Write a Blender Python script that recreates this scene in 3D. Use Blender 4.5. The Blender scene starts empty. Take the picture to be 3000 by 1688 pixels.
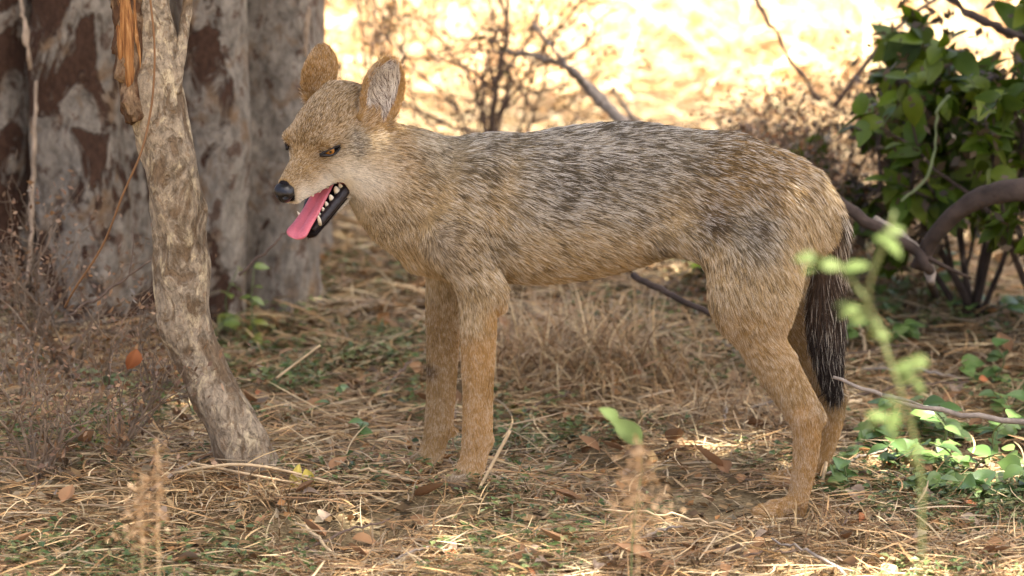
import bpy, bmesh, math, random
import numpy as np
from mathutils import Vector, kdtree

R = math.radians
rng = np.random.default_rng(7)
random.seed(7)
scene = bpy.context.scene
col = scene.collection

# ------------------------------------------------------------------ camera
CAM = np.array([0.0, -10.0, 2.4])
PITCH = R(12.055)
FPX = 23300.0                      # focal length in photo pixels (3000 wide)
cam_data = bpy.data.cameras.new("camera")
cam = bpy.data.objects.new("camera", cam_data)
col.objects.link(cam)
cam.location = CAM
cam.rotation_euler = (R(90) - PITCH, 0, 0)
cam_data.sensor_width = 36.0
cam_data.lens = 36.0 * FPX / 3000.0
cam_data.clip_start = 0.5
cam_data.clip_end = 400.0
cam_data.dof.use_dof = True
cam_data.dof.focus_distance = 10.12
cam_data.dof.aperture_fstop = 5.6
scene.camera = cam

# ------------------------------------------------------------------ sky, sun, exposure
SUN_EL, SUN_AZ = R(70), R(118)     # azimuth measured from +Y (away from the camera) towards +X
world = bpy.data.worlds.new("World")
scene.world = world
world.use_nodes = True
wn = world.node_tree.nodes
sky = wn.new("ShaderNodeTexSky")
sky.sky_type = 'NISHITA'
sky.sun_disc = False
sky.sun_elevation = SUN_EL
sky.sun_rotation = SUN_AZ
sky.air_density = 0.5
sky.dust_density = 7.0
sky.ozone_density = 0.6
bg = wn["Background"]
bg.inputs[1].default_value = 0.12
world.node_tree.links.new(sky.outputs[0], bg.inputs[0])

sun_data = bpy.data.lights.new("sun", 'SUN')
sun_data.energy = 4.2
sun_data.angle = R(0.5)
sun_data.color = (1.0, 0.95, 0.87)
sun = bpy.data.objects.new("sun", sun_data)
col.objects.link(sun)
SUN_DIR = Vector((math.sin(SUN_AZ) * math.cos(SUN_EL), math.cos(SUN_AZ) * math.cos(SUN_EL), math.sin(SUN_EL)))
sun.rotation_euler = SUN_DIR.to_track_quat('Z', 'Y').to_euler()
sun.location = (3, -2, 9)

vs = scene.view_settings
vs.view_transform = 'Standard'
vs.look = 'None'
vs.gamma = 1.0
vs.use_curve_mapping = False
vs.exposure = 2.35
scene.cycles.use_denoising = True
scene.cycles.max_bounces = 6
scene.cycles.diffuse_bounces = 4
scene.cycles.transparent_max_bounces = 4
scene.cycles_curves.shape = 'RIBBONS'

# ------------------------------------------------------------------ helpers
SP, CP = math.sin(PITCH), math.cos(PITCH)
U = 1.0 / 2280.0                   # metres per photo pixel at the animal

def at(px, py, Y):
    """the world point at depth Y that the photo shows at pixel (px, py)"""
    a, b = (px - 1500.0) / FPX, -(py - 844.0) / FPX
    d = np.array([a, CP + b * SP, -SP + b * CP])
    return CAM + d * ((Y - CAM[1]) / d[1])

def on_ground(px, py, z=0.0):
    a, b = (px - 1500.0) / FPX, -(py - 844.0) / FPX
    d = np.array([a, CP + b * SP, -SP + b * CP])
    return CAM + d * ((z - CAM[2]) / d[2])

def to_px(p):
    v = np.asarray(p) - CAM
    z = v[..., 1] * CP - v[..., 2] * SP
    y = v[..., 1] * SP + v[..., 2] * CP
    return np.stack([1500 + FPX * v[..., 0] / z, 844 - FPX * y / z], -1)

def lin(r, g, b):
    f = lambda c: ((c / 255.0 + 0.055) / 1.055) ** 2.4 if c > 10 else c / 255.0 / 12.92
    return np.array([f(r), f(g), f(b)])

def tag(o, label=None, cat=None, group=None, kind=None):
    if label: o["label"] = label
    if cat: o["category"] = cat
    if group: o["group"] = group
    if kind: o["kind"] = kind
    return o

def empty(name, loc=(0, 0, 0), rz=0.0, **kw):
    o = bpy.data.objects.new(name, None)
    o.empty_display_size = 0.05
    col.objects.link(o)
    o.location = tuple(loc)
    o.rotation_euler = (0, 0, rz)
    return tag(o, **kw)

def mesh_np(name, V, Q, colors=None, smooth=True):
    """mesh from arrays: V (n,3), Q (m,4) or (m,3); colors (n,3) become the point attribute 'tint'"""
    V = np.ascontiguousarray(V, dtype=np.float32)
    Q = np.ascontiguousarray(Q, dtype=np.int32)
    me = bpy.data.meshes.new(name)
    m, k = Q.shape
    me.vertices.add(len(V)); me.vertices.foreach_set("co", V.ravel())
    me.loops.add(m * k); me.loops.foreach_set("vertex_index", Q.ravel())
    me.polygons.add(m)
    me.polygons.foreach_set("loop_start", np.arange(0, m * k, k, dtype=np.int32))
    me.polygons.foreach_set("use_smooth", np.full(m, smooth, dtype=bool))
    me.update(calc_edges=True)
    me.validate()
    if colors is not None:
        a = me.attributes.new("tint", 'FLOAT_COLOR', 'POINT')
        c = np.ones((len(V), 4), dtype=np.float32); c[:, :3] = colors
        a.data.foreach_set("color", c.ravel())
    return me

def link(name, me, mat=None, parent=None, **kw):
    o = bpy.data.objects.new(name, me)
    col.objects.link(o)
    if mat is not None and not me.materials: me.materials.append(mat)
    if parent is not None:
        o.parent = parent
        o.matrix_parent_inverse = WM(parent).inverted()
    return tag(o, **kw)

from mathutils import Matrix
def WM(o):
    m = Matrix.LocRotScale(o.location, o.rotation_euler, o.scale)
    if o.parent is not None:
        m = WM(o.parent) @ o.matrix_parent_inverse @ m
    return m

# value noise --------------------------------------------------------------
_lat = np.random.default_rng(11).random((32, 32, 32)).astype(np.float32)
def noise3(p, s):
    q = np.asarray(p, dtype=np.float64) * s
    i = np.floor(q).astype(int); f = q - i; f = f * f * (3 - 2 * f)
    r = 0.0
    for dx in (0, 1):
        for dy in (0, 1):
            for dz in (0, 1):
                w = (f[..., 0] if dx else 1 - f[..., 0]) * (f[..., 1] if dy else 1 - f[..., 1]) * (f[..., 2] if dz else 1 - f[..., 2])
                r = r + w * _lat[(i[..., 0] + dx) % 32, (i[..., 1] + dy) % 32, (i[..., 2] + dz) % 32]
    return r

# materials -----------------------------------------------------------------
def mat_new(name):
    m = bpy.data.materials.new(name); m.use_nodes = True
    nt = m.node_tree
    return m, nt, nt.nodes["Principled BSDF"]

def mat_plain(name, c, rough=0.7, spec=0.3, bump=0.0, bscale=60.0, var=0.15, vscale=12.0, coat=0.0):
    """one colour with a little procedural mottling and relief"""
    m, nt, b = mat_new(name)
    tc = nt.nodes.new("ShaderNodeTexCoord")
    n = nt.nodes.new("ShaderNodeTexNoise"); n.inputs["Scale"].default_value = vscale; n.inputs["Detail"].default_value = 5
    nt.links.new(tc.outputs["Object"], n.inputs["Vector"])
    rp = nt.nodes.new("ShaderNodeValToRGB")
    c = np.asarray(c)
    rp.color_ramp.elements[0].position = 0.3; rp.color_ramp.elements[1].position = 0.7
    rp.color_ramp.elements[0].color = (*np.clip(c * (1 - var), 0, 1), 1)
    rp.color_ramp.elements[1].color = (*np.clip(c * (1 + var), 0, 1), 1)
    nt.links.new(n.outputs["Fac"], rp.inputs["Fac"])
    nt.links.new(rp.outputs["Color"], b.inputs["Base Color"])
    b.inputs["Roughness"].default_value = rough
    b.inputs["Specular IOR Level"].default_value = spec
    b.inputs["Coat Weight"].default_value = coat
    if bump:
        n2 = nt.nodes.new("ShaderNodeTexNoise"); n2.inputs["Scale"].default_value = bscale; n2.inputs["Detail"].default_value = 6
        nt.links.new(tc.outputs["Object"], n2.inputs["Vector"])
        bp = nt.nodes.new("ShaderNodeBump"); bp.inputs["Strength"].default_value = bump; bp.inputs["Distance"].default_value = 0.004
        nt.links.new(n2.outputs["Fac"], bp.inputs["Height"])
        nt.links.new(bp.outputs["Normal"], b.inputs["Normal"])
    return m

def mat_tint(name, rough=0.75, spec=0.2, translucent=0.0, objvar=0.0):
    """colour from the mesh's own point attribute 'tint'; thin blades may let light through"""
    m, nt, b = mat_new(name)
    a = nt.nodes.new("ShaderNodeAttribute"); a.attribute_name = "tint"
    src = a.outputs["Color"]
    if objvar:
        oi = nt.nodes.new("ShaderNodeObjectInfo")
        mr = nt.nodes.new("ShaderNodeMapRange"); mr.inputs["To Min"].default_value = 1 - objvar; mr.inputs["To Max"].default_value = 1 + objvar
        nt.links.new(oi.outputs["Random"], mr.inputs["Value"])
        hs = nt.nodes.new("ShaderNodeHueSaturation")
        nt.links.new(mr.outputs["Result"], hs.inputs["Value"]); nt.links.new(src, hs.inputs["Color"])
        src = hs.outputs["Color"]
    nt.links.new(src, b.inputs["Base Color"])
    b.inputs["Roughness"].default_value = rough
    b.inputs["Specular IOR Level"].default_value = spec
    if translucent:
        t = nt.nodes.new("ShaderNodeBsdfTranslucent")
        nt.links.new(src, t.inputs["Color"])
        mx = nt.nodes.new("ShaderNodeMixShader"); mx.inputs[0].default_value = translucent
        nt.links.new(b.outputs[0], mx.inputs[1]); nt.links.new(t.outputs[0], mx.inputs[2])
        nt.links.new(mx.outputs[0], nt.nodes["Material Output"].inputs["Surface"])
    return m

# signed-distance modelling: round cones and sphere clouds joined smoothly into one skin ------------
class Field:
    def __init__(s, xs, ys, zs):
        s.xs, s.ys, s.zs = [np.asarray(a, dtype=np.float32) for a in (xs, ys, zs)]
        s.phi = np.full((len(xs), len(ys), len(zs)), 1.0, dtype=np.float32)
    def box(s, lo, hi):
        r = []
        for a, l, h in zip((s.xs, s.ys, s.zs), lo, hi):
            i, j = np.searchsorted(a, l), np.searchsorted(a, h)
            r.append(slice(max(i - 1, 0), min(j + 1, len(a))))
        return tuple(r)
    def grid(s, sl):
        return np.meshgrid(s.xs[sl[0]], s.ys[sl[1]], s.zs[sl[2]], indexing='ij', sparse=True)
    def blend(s, sl, d, k):
        a = s.phi[sl]
        if k > 0:
            h = np.maximum(k - np.abs(a - d), 0) / k
            s.phi[sl] = np.minimum(a, d) - h * h * k * 0.25
        else:
            s.phi[sl] = np.minimum(a, d)
    def carve(s, sl, d, k):
        a = s.phi[sl]; d = -d
        h = np.maximum(k - np.abs(a - d), 0) / k
        s.phi[sl] = np.maximum(a, d) + h * h * k * 0.25
    def cone(s, a, b, ra, rb, k=0.012, sy=1.0, yc=None):
        a, b = np.asarray(a, float).copy(), np.asarray(b, float).copy()
        m = max(ra, rb) + 3 * k + 0.012
        sl = s.box(np.minimum(a, b) - m, np.maximum(a, b) + m)
        X, Y, Z = s.grid(sl)
        if sy != 1.0:
            yc = (a[1] + b[1]) / 2 if yc is None else yc
            Y = (Y - yc) / sy; a[1] = (a[1] - yc) / sy; b[1] = (b[1] - yc) / sy
        ab = b - a; L2 = max(float(ab @ ab), 1e-9)
        t = np.clip(((X - a[0]) * ab[0] + (Y - a[1]) * ab[1] + (Z - a[2]) * ab[2]) / L2, 0, 1)
        d = np.sqrt((X - a[0] - t * ab[0]) ** 2 + (Y - a[1] - t * ab[1]) ** 2 + (Z - a[2] - t * ab[2]) ** 2) - (ra + (rb - ra) * t)
        s.blend(sl, d * (0.5 + 0.5 * min(sy, 1.0)), k)
    def chain(s, rows, k=0.012, sy=1.0):
        """rows (n,4): x, y, z, r; one limb, blended into the rest only once"""
        rows = np.asarray(rows, float)
        m = rows[:, 3].max() + 3 * k + 0.012
        sl = s.box(rows[:, :3].min(0) - m, rows[:, :3].max(0) + m)
        X, Y, Z = s.grid(sl)
        yc = rows[:, 1].mean()
        D = np.full(s.phi[sl].shape, 1.0, dtype=np.float32)
        Y = (Y - yc) / sy
        for a, b in zip(rows[:-1], rows[1:]):
            ra, rb = a[3], b[3]
            a = np.array([a[0], (a[1] - yc) / sy, a[2]]); b = np.array([b[0], (b[1] - yc) / sy, b[2]])
            ab = b - a; L2 = max(float(ab @ ab), 1e-9)
            t = np.clip(((X - a[0]) * ab[0] + (Y - a[1]) * ab[1] + (Z - a[2]) * ab[2]) / L2, 0, 1)
            d = np.sqrt((X - a[0] - t * ab[0]) ** 2 + (Y - a[1] - t * ab[1]) ** 2 + (Z - a[2] - t * ab[2]) ** 2) - (ra + (rb - ra) * t)
            D = np.minimum(D, d)
        s.blend(sl, D * (0.5 + 0.5 * min(sy, 1.0)), k)
    def ell(s, c, axes, radii, k=0.012, carve=False):
        c = np.asarray(c, float); A = np.asarray(axes, float); r = np.asarray(radii, float)
        m = r.max() + 3 * k + 0.008
        sl = s.box(c - m, c + m)
        X, Y, Z = s.grid(sl)
        q = [((X - c[0]) * A[i][0] + (Y - c[1]) * A[i][1] + (Z - c[2]) * A[i][2]) for i in range(3)]
        k0 = np.sqrt(sum((q[i] / r[i]) ** 2 for i in range(3)))
        k1 = np.sqrt(sum((q[i] / r[i] ** 2) ** 2 for i in range(3))) + 1e-6
        d = k0 * (k0 - 1) / k1
        (s.carve if carve else s.blend)(sl, d, k)
    def cloud(s, pts, rad, k=0.003):
        pts = np.asarray(pts, float); m = float(np.max(rad)) + 3 * k + 0.004
        rad = np.broadcast_to(rad, (len(pts),))
        sl = s.box(pts.min(0) - m, pts.max(0) + m)
        X, Y, Z = s.grid(sl)
        d = np.full(s.phi[sl].shape, 1.0, dtype=np.float32)
        for p, r in zip(pts, rad):
            d = np.minimum(d, (X - p[0]) ** 2 + (Y - p[1]) ** 2 + (Z - p[2]) ** 2 + 0 * r)
        s.blend(sl, np.sqrt(d) - float(rad.mean()), k)
    def mesh(s):
        phi = s.phi; neg = phi < 0
        c = np.zeros([n - 1 for n in phi.shape], dtype=np.uint8)
        offs = [(i, j, k) for i in (0, 1) for j in (0, 1) for k in (0, 1)]
        n0, n1, n2 = c.shape
        for i, j, k in offs: c += neg[i:i + n0, j:j + n1, k:k + n2]
        act = np.argwhere((c > 0) & (c < 8))
        vals = np.stack([phi[act[:, 0] + i, act[:, 1] + j, act[:, 2] + k] for i, j, k in offs], 1)
        pos = np.zeros((len(act), 3)); cnt = np.zeros(len(act))
        P = np.array(offs, float)
        for a in range(8):
            for b in range(a + 1, 8):
                if np.abs(P[a] - P[b]).sum() != 1: continue
                va, vb = vals[:, a], vals[:, b]
                m = (va < 0) != (vb < 0)
                t = np.where(m, va / np.where(m, va - vb, 1), 0)[:, None]
                pos += np.where(m[:, None], P[a] + (P[b] - P[a]) * t, 0); cnt += m
        pos /= cnt[:, None]
        V = np.empty_like(pos)
        for ax, g in enumerate((s.xs, s.ys, s.zs)):
            i = act[:, ax]; V[:, ax] = g[i] + (g[i + 1] - g[i]) * pos[:, ax]
        idx = np.full(c.shape, -1, dtype=np.int32); idx[tuple(act.T)] = np.arange(len(act))
        quads = []
        for ax in range(3):
            o1, o2 = [(1, 2), (2, 0), (0, 1)][ax]
            lo = [slice(1, -1)] * 3; lo[ax] = slice(0, -1)
            hi = [slice(1, -1)] * 3; hi[ax] = slice(1, None)
            na, nb = neg[tuple(lo)], neg[tuple(hi)]
            e = np.argwhere(na != nb)
            flip = na[tuple(e.T)]
            off = np.ones(3, int); off[ax] = 0
            e = e + off
            def cell(d1, d2):
                q = e.copy(); q[:, o1] -= d1; q[:, o2] -= d2
                return idx[tuple(q.T)]
            q = np.stack([cell(1, 1), cell(0, 1), cell(0, 0), cell(1, 0)], 1)
            q[~flip] = q[~flip][:, ::-1]
            quads.append(q)
        Q = np.concatenate(quads)
        return V, Q[(Q >= 0).all(1)]

def vert_normals(V, Q):
    n = np.cross(V[Q[:, 2]] - V[Q[:, 0]], V[Q[:, 3 if Q.shape[1] == 4 else 1]] - V[Q[:, 1 if Q.shape[1] == 4 else 0]])
    vn = np.zeros_like(V)
    for i in range(Q.shape[1]): np.add.at(vn, Q[:, i], n)
    return vn / np.maximum(np.linalg.norm(vn, axis=1, keepdims=True), 1e-12)

# tubes, ribbons -------------------------------------------------------------
def tube_arrays(path, rad, n=6, cap=True, squash=None):
    path = np.asarray(path, float); rad = np.broadcast_to(rad, (len(path),))
    T = np.gradient(path, axis=0); T /= np.linalg.norm(T, axis=1, keepdims=True) + 1e-12
    ref = np.array([0.31, 0.87, 0.38]) if abs(T[0] @ np.array([0.31, 0.87, 0.38])) < 0.9 else np.array([1.0, 0, 0])
    A = np.cross(T, ref); A /= np.linalg.norm(A, axis=1, keepdims=True)
    B = np.cross(T, A)
    th = np.arange(n) / n * 2 * np.pi
    V = path[:, None] + rad[:, None, None] * (np.cos(th)[None, :, None] * A[:, None] + np.sin(th)[None, :, None] * B[:, None])
    V = V.reshape(-1, 3)
    i = np.arange(len(path) - 1)[:, None] * n; j = np.arange(n)[None]; j2 = (j + 1) % n
    Q = np.stack([i + j, i + j2, i + n + j2, i + n + j], -1).reshape(-1, 4)
    if cap:
        V = np.concatenate([V, path[:1], path[-1:]])
        a, b = len(V) - 2, len(V) - 1
        e = (len(path) - 1) * n; k = np.arange(n); k2 = (k + 1) % n
        Q = np.concatenate([Q, np.stack([k2, k, np.full(n, a), np.full(n, a)], 1), np.stack([e + k, e + k2, np.full(n, b), np.full(n, b)], 1)])
    return V, Q

def mesh_mixed(name, V, Q, colors=None, smooth=True):
    """quads whose last two corners coincide become triangles"""
    me = bpy.data.meshes.new(name)
    faces = [tuple(q[:3]) if q[2] == q[3] else tuple(q) for q in Q.tolist()]
    me.from_pydata(np.asarray(V, dtype=np.float64).tolist(), [], faces)
    me.polygons.foreach_set("use_smooth", np.full(len(me.polygons), smooth, dtype=bool))
    if colors is not None:
        a = me.attributes.new("tint", 'FLOAT_COLOR', 'POINT')
        c = np.ones((len(V), 4), dtype=np.float32); c[:, :3] = colors
        a.data.foreach_set("color", c.ravel())
    me.update()
    return me

class Bag:
    """collects pieces of ONE part"""
    def __init__(s): s.V, s.Q, s.C, s.n = [], [], [], 0
    def add(s, V, Q, c=(0.3, 0.3, 0.3)):
        s.V.append(V); s.Q.append(np.asarray(Q) + s.n); s.C.append(np.broadcast_to(np.asarray(c, float), (len(V), 3))); s.n += len(V)
    def tube(s, path, rad, n=6, c=(0.3, 0.3, 0.3)):
        V, Q = tube_arrays(path, rad, n); s.add(V, Q, c)
    def mesh(s, name, smooth=True):
        return mesh_mixed(name, np.concatenate(s.V), np.concatenate(s.Q), np.concatenate(s.C), smooth)

def ribbons(paths, widths, sides, cols):
    """many thin blades at once: paths (n,k,3), widths (n,k), sides (n,3), cols (n,3) or (n,k,3)"""
    n, k, _ = paths.shape
    off = sides[:, None, :] * widths[:, :, None] * 0.5
    V = np.stack([paths - off, paths + off], 2).reshape(-1, 3)
    b = (np.arange(n)[:, None] * k + np.arange(k - 1)[None]) * 2
    Q = np.stack([b, b + 1, b + 3, b + 2], -1).reshape(-1, 4)
    if cols.ndim == 2: cols = np.repeat(cols[:, None], k, 1)
    C = np.repeat(cols[:, :, None], 2, 2).reshape(-1, 3)
    return V, Q, C

def smooth_path(pts, n):
    """Catmull-Rom through the points"""
    P = np.asarray(pts, float)
    P = np.concatenate([[2 * P[0] - P[1]], P, [2 * P[-1] - P[-2]]])
    m = len(P) - 3
    out = []
    for t in np.linspace(0, m - 1e-6, n):
        i = int(t); f = t - i
        a, b, c, d = P[i:i + 4]
        out.append(0.5 * ((2 * b) + (c - a) * f + (2 * a - 5 * b + 4 * c - d) * f * f + (3 * b - a - 3 * c + d) * f ** 3))
    return np.array(out)
# =================================================================== ground
FEET = np.array([at(1366, 1424, -0.060), at(1254, 1374, 0.054), at(2290, 1516, -0.096), at(2320, 1424, 0.044)])
def gz(x, y):
    x, y = np.asarray(x, float), np.asarray(y, float)
    z = (noise3(np.stack([x, y, x * 0], -1), 2.3) - 0.5) * 0.05 + (noise3(np.stack([x, y, x * 0 + 5], -1), 9.0) - 0.5) * 0.012
    w = [1.0 / ((x - f[0]) ** 2 + (y - f[1]) ** 2 + 1e-5) for f in FEET]
    zi = sum(wi * f[2] for wi, f in zip(w, FEET)) / sum(w)
    d2 = np.min([(x - f[0]) ** 2 + (y - f[1]) ** 2 for f in FEET], axis=0)
    k = np.exp(-d2 / (2 * 0.11 ** 2))
    return z * (1 - k) + zi * k

def ground_at(px, py):
    p = on_ground(px, py, 0.0)
    for _ in range(6): p = on_ground(px, py, float(gz(p[0], p[1])))
    return p

def build_ground():
    ax = np.concatenate([-np.geomspace(160, 2.2, 22), np.arange(-2.1, 2.11, 0.022), np.geomspace(2.2, 160, 22)])
    ay = np.concatenate([-np.geomspace(60, 1.4, 18), np.arange(-1.35, 4.0, 0.022), np.geomspace(4.1, 220, 24)])
    X, Y = np.meshgrid(ax, ay, indexing='ij')
    Z = gz(X, Y)
    far = np.clip((np.hypot(X, Y) - 12) / 40, 0, 1)
    Z = Z + far * far * 1.5 * noise3(np.stack([X, Y, X * 0], -1), 0.05)
    V = np.stack([X, Y, Z], -1).reshape(-1, 3)
    n, m = len(ax), len(ay)
    i = np.arange(n - 1)[:, None] * m; j = np.arange(m - 1)[None]
    Q = np.stack([i + j, i + m + j, i + m + j + 1, i + j + 1], -1).reshape(-1, 4)
    m_, nt, b = mat_new("dry_soil")
    tc = nt.nodes.new("ShaderNodeTexCoord")
    n1 = nt.nodes.new("ShaderNodeTexNoise"); n1.inputs["Scale"].default_value = 7; n1.inputs["Detail"].default_value = 9; n1.inputs["Roughness"].default_value = .68
    n2 = nt.nodes.new("ShaderNodeTexNoise"); n2.inputs["Scale"].default_value = 170; n2.inputs["Detail"].default_value = 4
    for q in (n1, n2): nt.links.new(tc.outputs["Object"], q.inputs["Vector"])
    r1 = nt.nodes.new("ShaderNodeValToRGB")
    r1.color_ramp.elements[0].position = .34; r1.color_ramp.elements[0].color = (*lin(98, 84, 60), 1)
    r1.color_ramp.elements[1].position = .68; r1.color_ramp.elements[1].color = (*lin(166, 147, 110), 1)
    r2 = nt.nodes.new("ShaderNodeValToRGB")
    r2.color_ramp.elements[0].position = .35; r2.color_ramp.elements[0].color = (.55, .52, .5, 1)
    r2.color_ramp.elements[1].position = .66; r2.color_ramp.elements[1].color = (1.2, 1.2, 1.2, 1)
    mx = nt.nodes.new("ShaderNodeMix"); mx.data_type = 'RGBA'; mx.blend_type = 'MULTIPLY'; mx.inputs[0].default_value = 1
    nt.links.new(n1.outputs["Fac"], r1.inputs["Fac"]); nt.links.new(n2.outputs["Fac"], r2.inputs["Fac"])
    nt.links.new(r1.outputs["Color"], mx.inputs[6]); nt.links.new(r2.outputs["Color"], mx.inputs[7])
    nt.links.new(mx.outputs[2], b.inputs["Base Color"])
    bp = nt.nodes.new("ShaderNodeBump"); bp.inputs["Strength"].default_value = .8; bp.inputs["Distance"].default_value = .006
    nt.links.new(n2.outputs["Fac"], bp.inputs["Height"]); nt.links.new(bp.outputs["Normal"], b.inputs["Normal"])
    b.inputs["Roughness"].default_value = .95; b.inputs["Specular IOR Level"].default_value = .1
    link("ground", mesh_np("ground", V, Q), m_, kind="structure")
build_ground()

# =================================================================== bark
def bark_material(name, pale, mid, dark, patch=(0.50, 0.56), scale=5.0, stretch=0.45, flake=26.0, tanw=0.5, lean=0.0):
    m, nt, b = mat_new(name)
    N, L = nt.nodes, nt.links
    tc = N.new("ShaderNodeTexCoord"); mp = N.new("ShaderNodeMapping"); mp.inputs["Scale"].default_value = (1, 1, stretch)
    L.new(tc.outputs["Object"], mp.inputs["Vector"])
    def nz(sc, det=8, rough=.6, dist=0.0):
        n = N.new("ShaderNodeTexNoise"); n.inputs["Scale"].default_value = sc; n.inputs["Detail"].default_value = det; n.inputs["Roughness"].default_value = rough; n.inputs["Distortion"].default_value = dist
        L.new(mp.outputs["Vector"], n.inputs["Vector"]); return n.outputs["Fac"]
    def ramp(src, a, b_, ca, cb):
        r = N.new("ShaderNodeValToRGB"); r.color_ramp.elements[0].position = a; r.color_ramp.elements[1].position = b_
        r.color_ramp.elements[0].color = (*ca, 1); r.color_ramp.elements[1].color = (*cb, 1)
        L.new(src, r.inputs["Fac"]); return r.outputs["Color"]
    def mix(fac, a, c, mode='MIX'):
        x = N.new("ShaderNodeMix"); x.data_type = 'RGBA'; x.blend_type = mode
        if isinstance(fac, float): x.inputs[0].default_value = fac
        else: L.new(fac, x.inputs[0])
        L.new(a, x.inputs[6]); L.new(c, x.inputs[7]); return x.outputs[2]
    fine = nz(flake, 6, .7)
    base = ramp(fine, .34, .66, np.asarray(pale) * .42, np.asarray(pale) * 1.18)
    tanc = ramp(nz(flake * 1.7, 5), .3, .7, np.asarray(mid) * .7, np.asarray(mid) * 1.15)
    tm = ramp(nz(scale * 1.9, 7, .62, .6), .52, .52 + .14, (0, 0, 0), (tanw, tanw, tanw))
    c = mix(tm, base, tanc)
    sm = ramp(nz(scale * 3.3, 8, .7, .5), .55, .60, (0, 0, 0), (.8, .8, .8))        # small flaked spots
    c = mix(sm, c, ramp(fine, .3, .7, np.asarray(dark) * .9, np.asarray(dark) * 1.6))
    dk = ramp(nz(flake * 2.1, 6), .3, .75, np.asarray(dark) * .55, np.asarray(dark) * 1.35)
    pm = nz(scale, 9, .62, .9)
    if lean:                                   # the bark flakes more towards -X
        sx_ = N.new("ShaderNodeSeparateXYZ"); L.new(tc.outputs["Object"], sx_.inputs[0])
        ml = N.new("ShaderNodeMath"); ml.operation = 'MULTIPLY_ADD'; ml.inputs[1].default_value = -lean; ml.inputs[2].default_value = -0.52 * lean
        L.new(sx_.outputs[0], ml.inputs[0])
        ad0 = N.new("ShaderNodeMath"); ad0.operation = 'ADD'; L.new(pm, ad0.inputs[0]); L.new(ml.outputs[0], ad0.inputs[1]); pm = ad0.outputs[0]
    pmk = ramp(pm, patch[0], patch[1], (0, 0, 0), (1, 1, 1))
    c = mix(pmk, c, dk)
    crack = nz(flake * .8, 3, .5, .3)
    ck = ramp(crack, .475, .50, (1, 1, 1), (.42, .36, .32))
    ck2 = ramp(crack, .50, .525, (0, 0, 0), (1, 1, 1))
    L_ = N.new("ShaderNodeMix"); L_.data_type = 'RGBA'; L.new(ck2, L_.inputs[0]); L.new(ck, L_.inputs[6]); L_.inputs[7].default_value = (1, 1, 1, 1)
    c = mix(0.35, c, L_.outputs[2], 'MULTIPLY')
    L.new(c, b.inputs["Base Color"])
    b.inputs["Roughness"].default_value = .88; b.inputs["Specular IOR Level"].default_value = .18
    inv = N.new("ShaderNodeMath"); inv.operation = 'MULTIPLY_ADD'; inv.inputs[1].default_value = -0.9; L.new(pmk, inv.inputs[0]); L.new(fine, inv.inputs[2])
    ad = N.new("ShaderNodeMath"); ad.operation = 'MULTIPLY_ADD'; ad.inputs[1].default_value = .3; L.new(inv.outputs[0], ad.inputs[2]); L.new(L_.outputs[2], ad.inputs[0])
    bp = N.new("ShaderNodeBump"); bp.inputs["Strength"].default_value = .75; bp.inputs["Distance"].default_value = .006
    L.new(ad.outputs[0], bp.inputs["Height"]); L.new(bp.outputs["Normal"], b.inputs["Normal"])
    return m

m_bigbark = bark_material("peeling_grey_bark", lin(154, 143, 126), lin(134, 108, 80), lin(80, 58, 44), (.53, .57), 13.0, .62, 70.0, .95, lean=.30)
m_smallbark = bark_material("flaky_pale_bark", lin(170, 154, 130), lin(212, 194, 158), lin(128, 108, 84), (.50, .60), 34.0, .60, 110.0, 1.0)
m_brownbark = bark_material("flaky_brown_bark", lin(136, 112, 86), lin(168, 140, 106), lin(92, 66, 46), (.48, .56), 30.0, .45, 100.0, .8)
m_twig = mat_plain("twig_bark", lin(112, 94, 80), rough=.85, bump=.6, bscale=160, var=.3, vscale=50)

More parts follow.
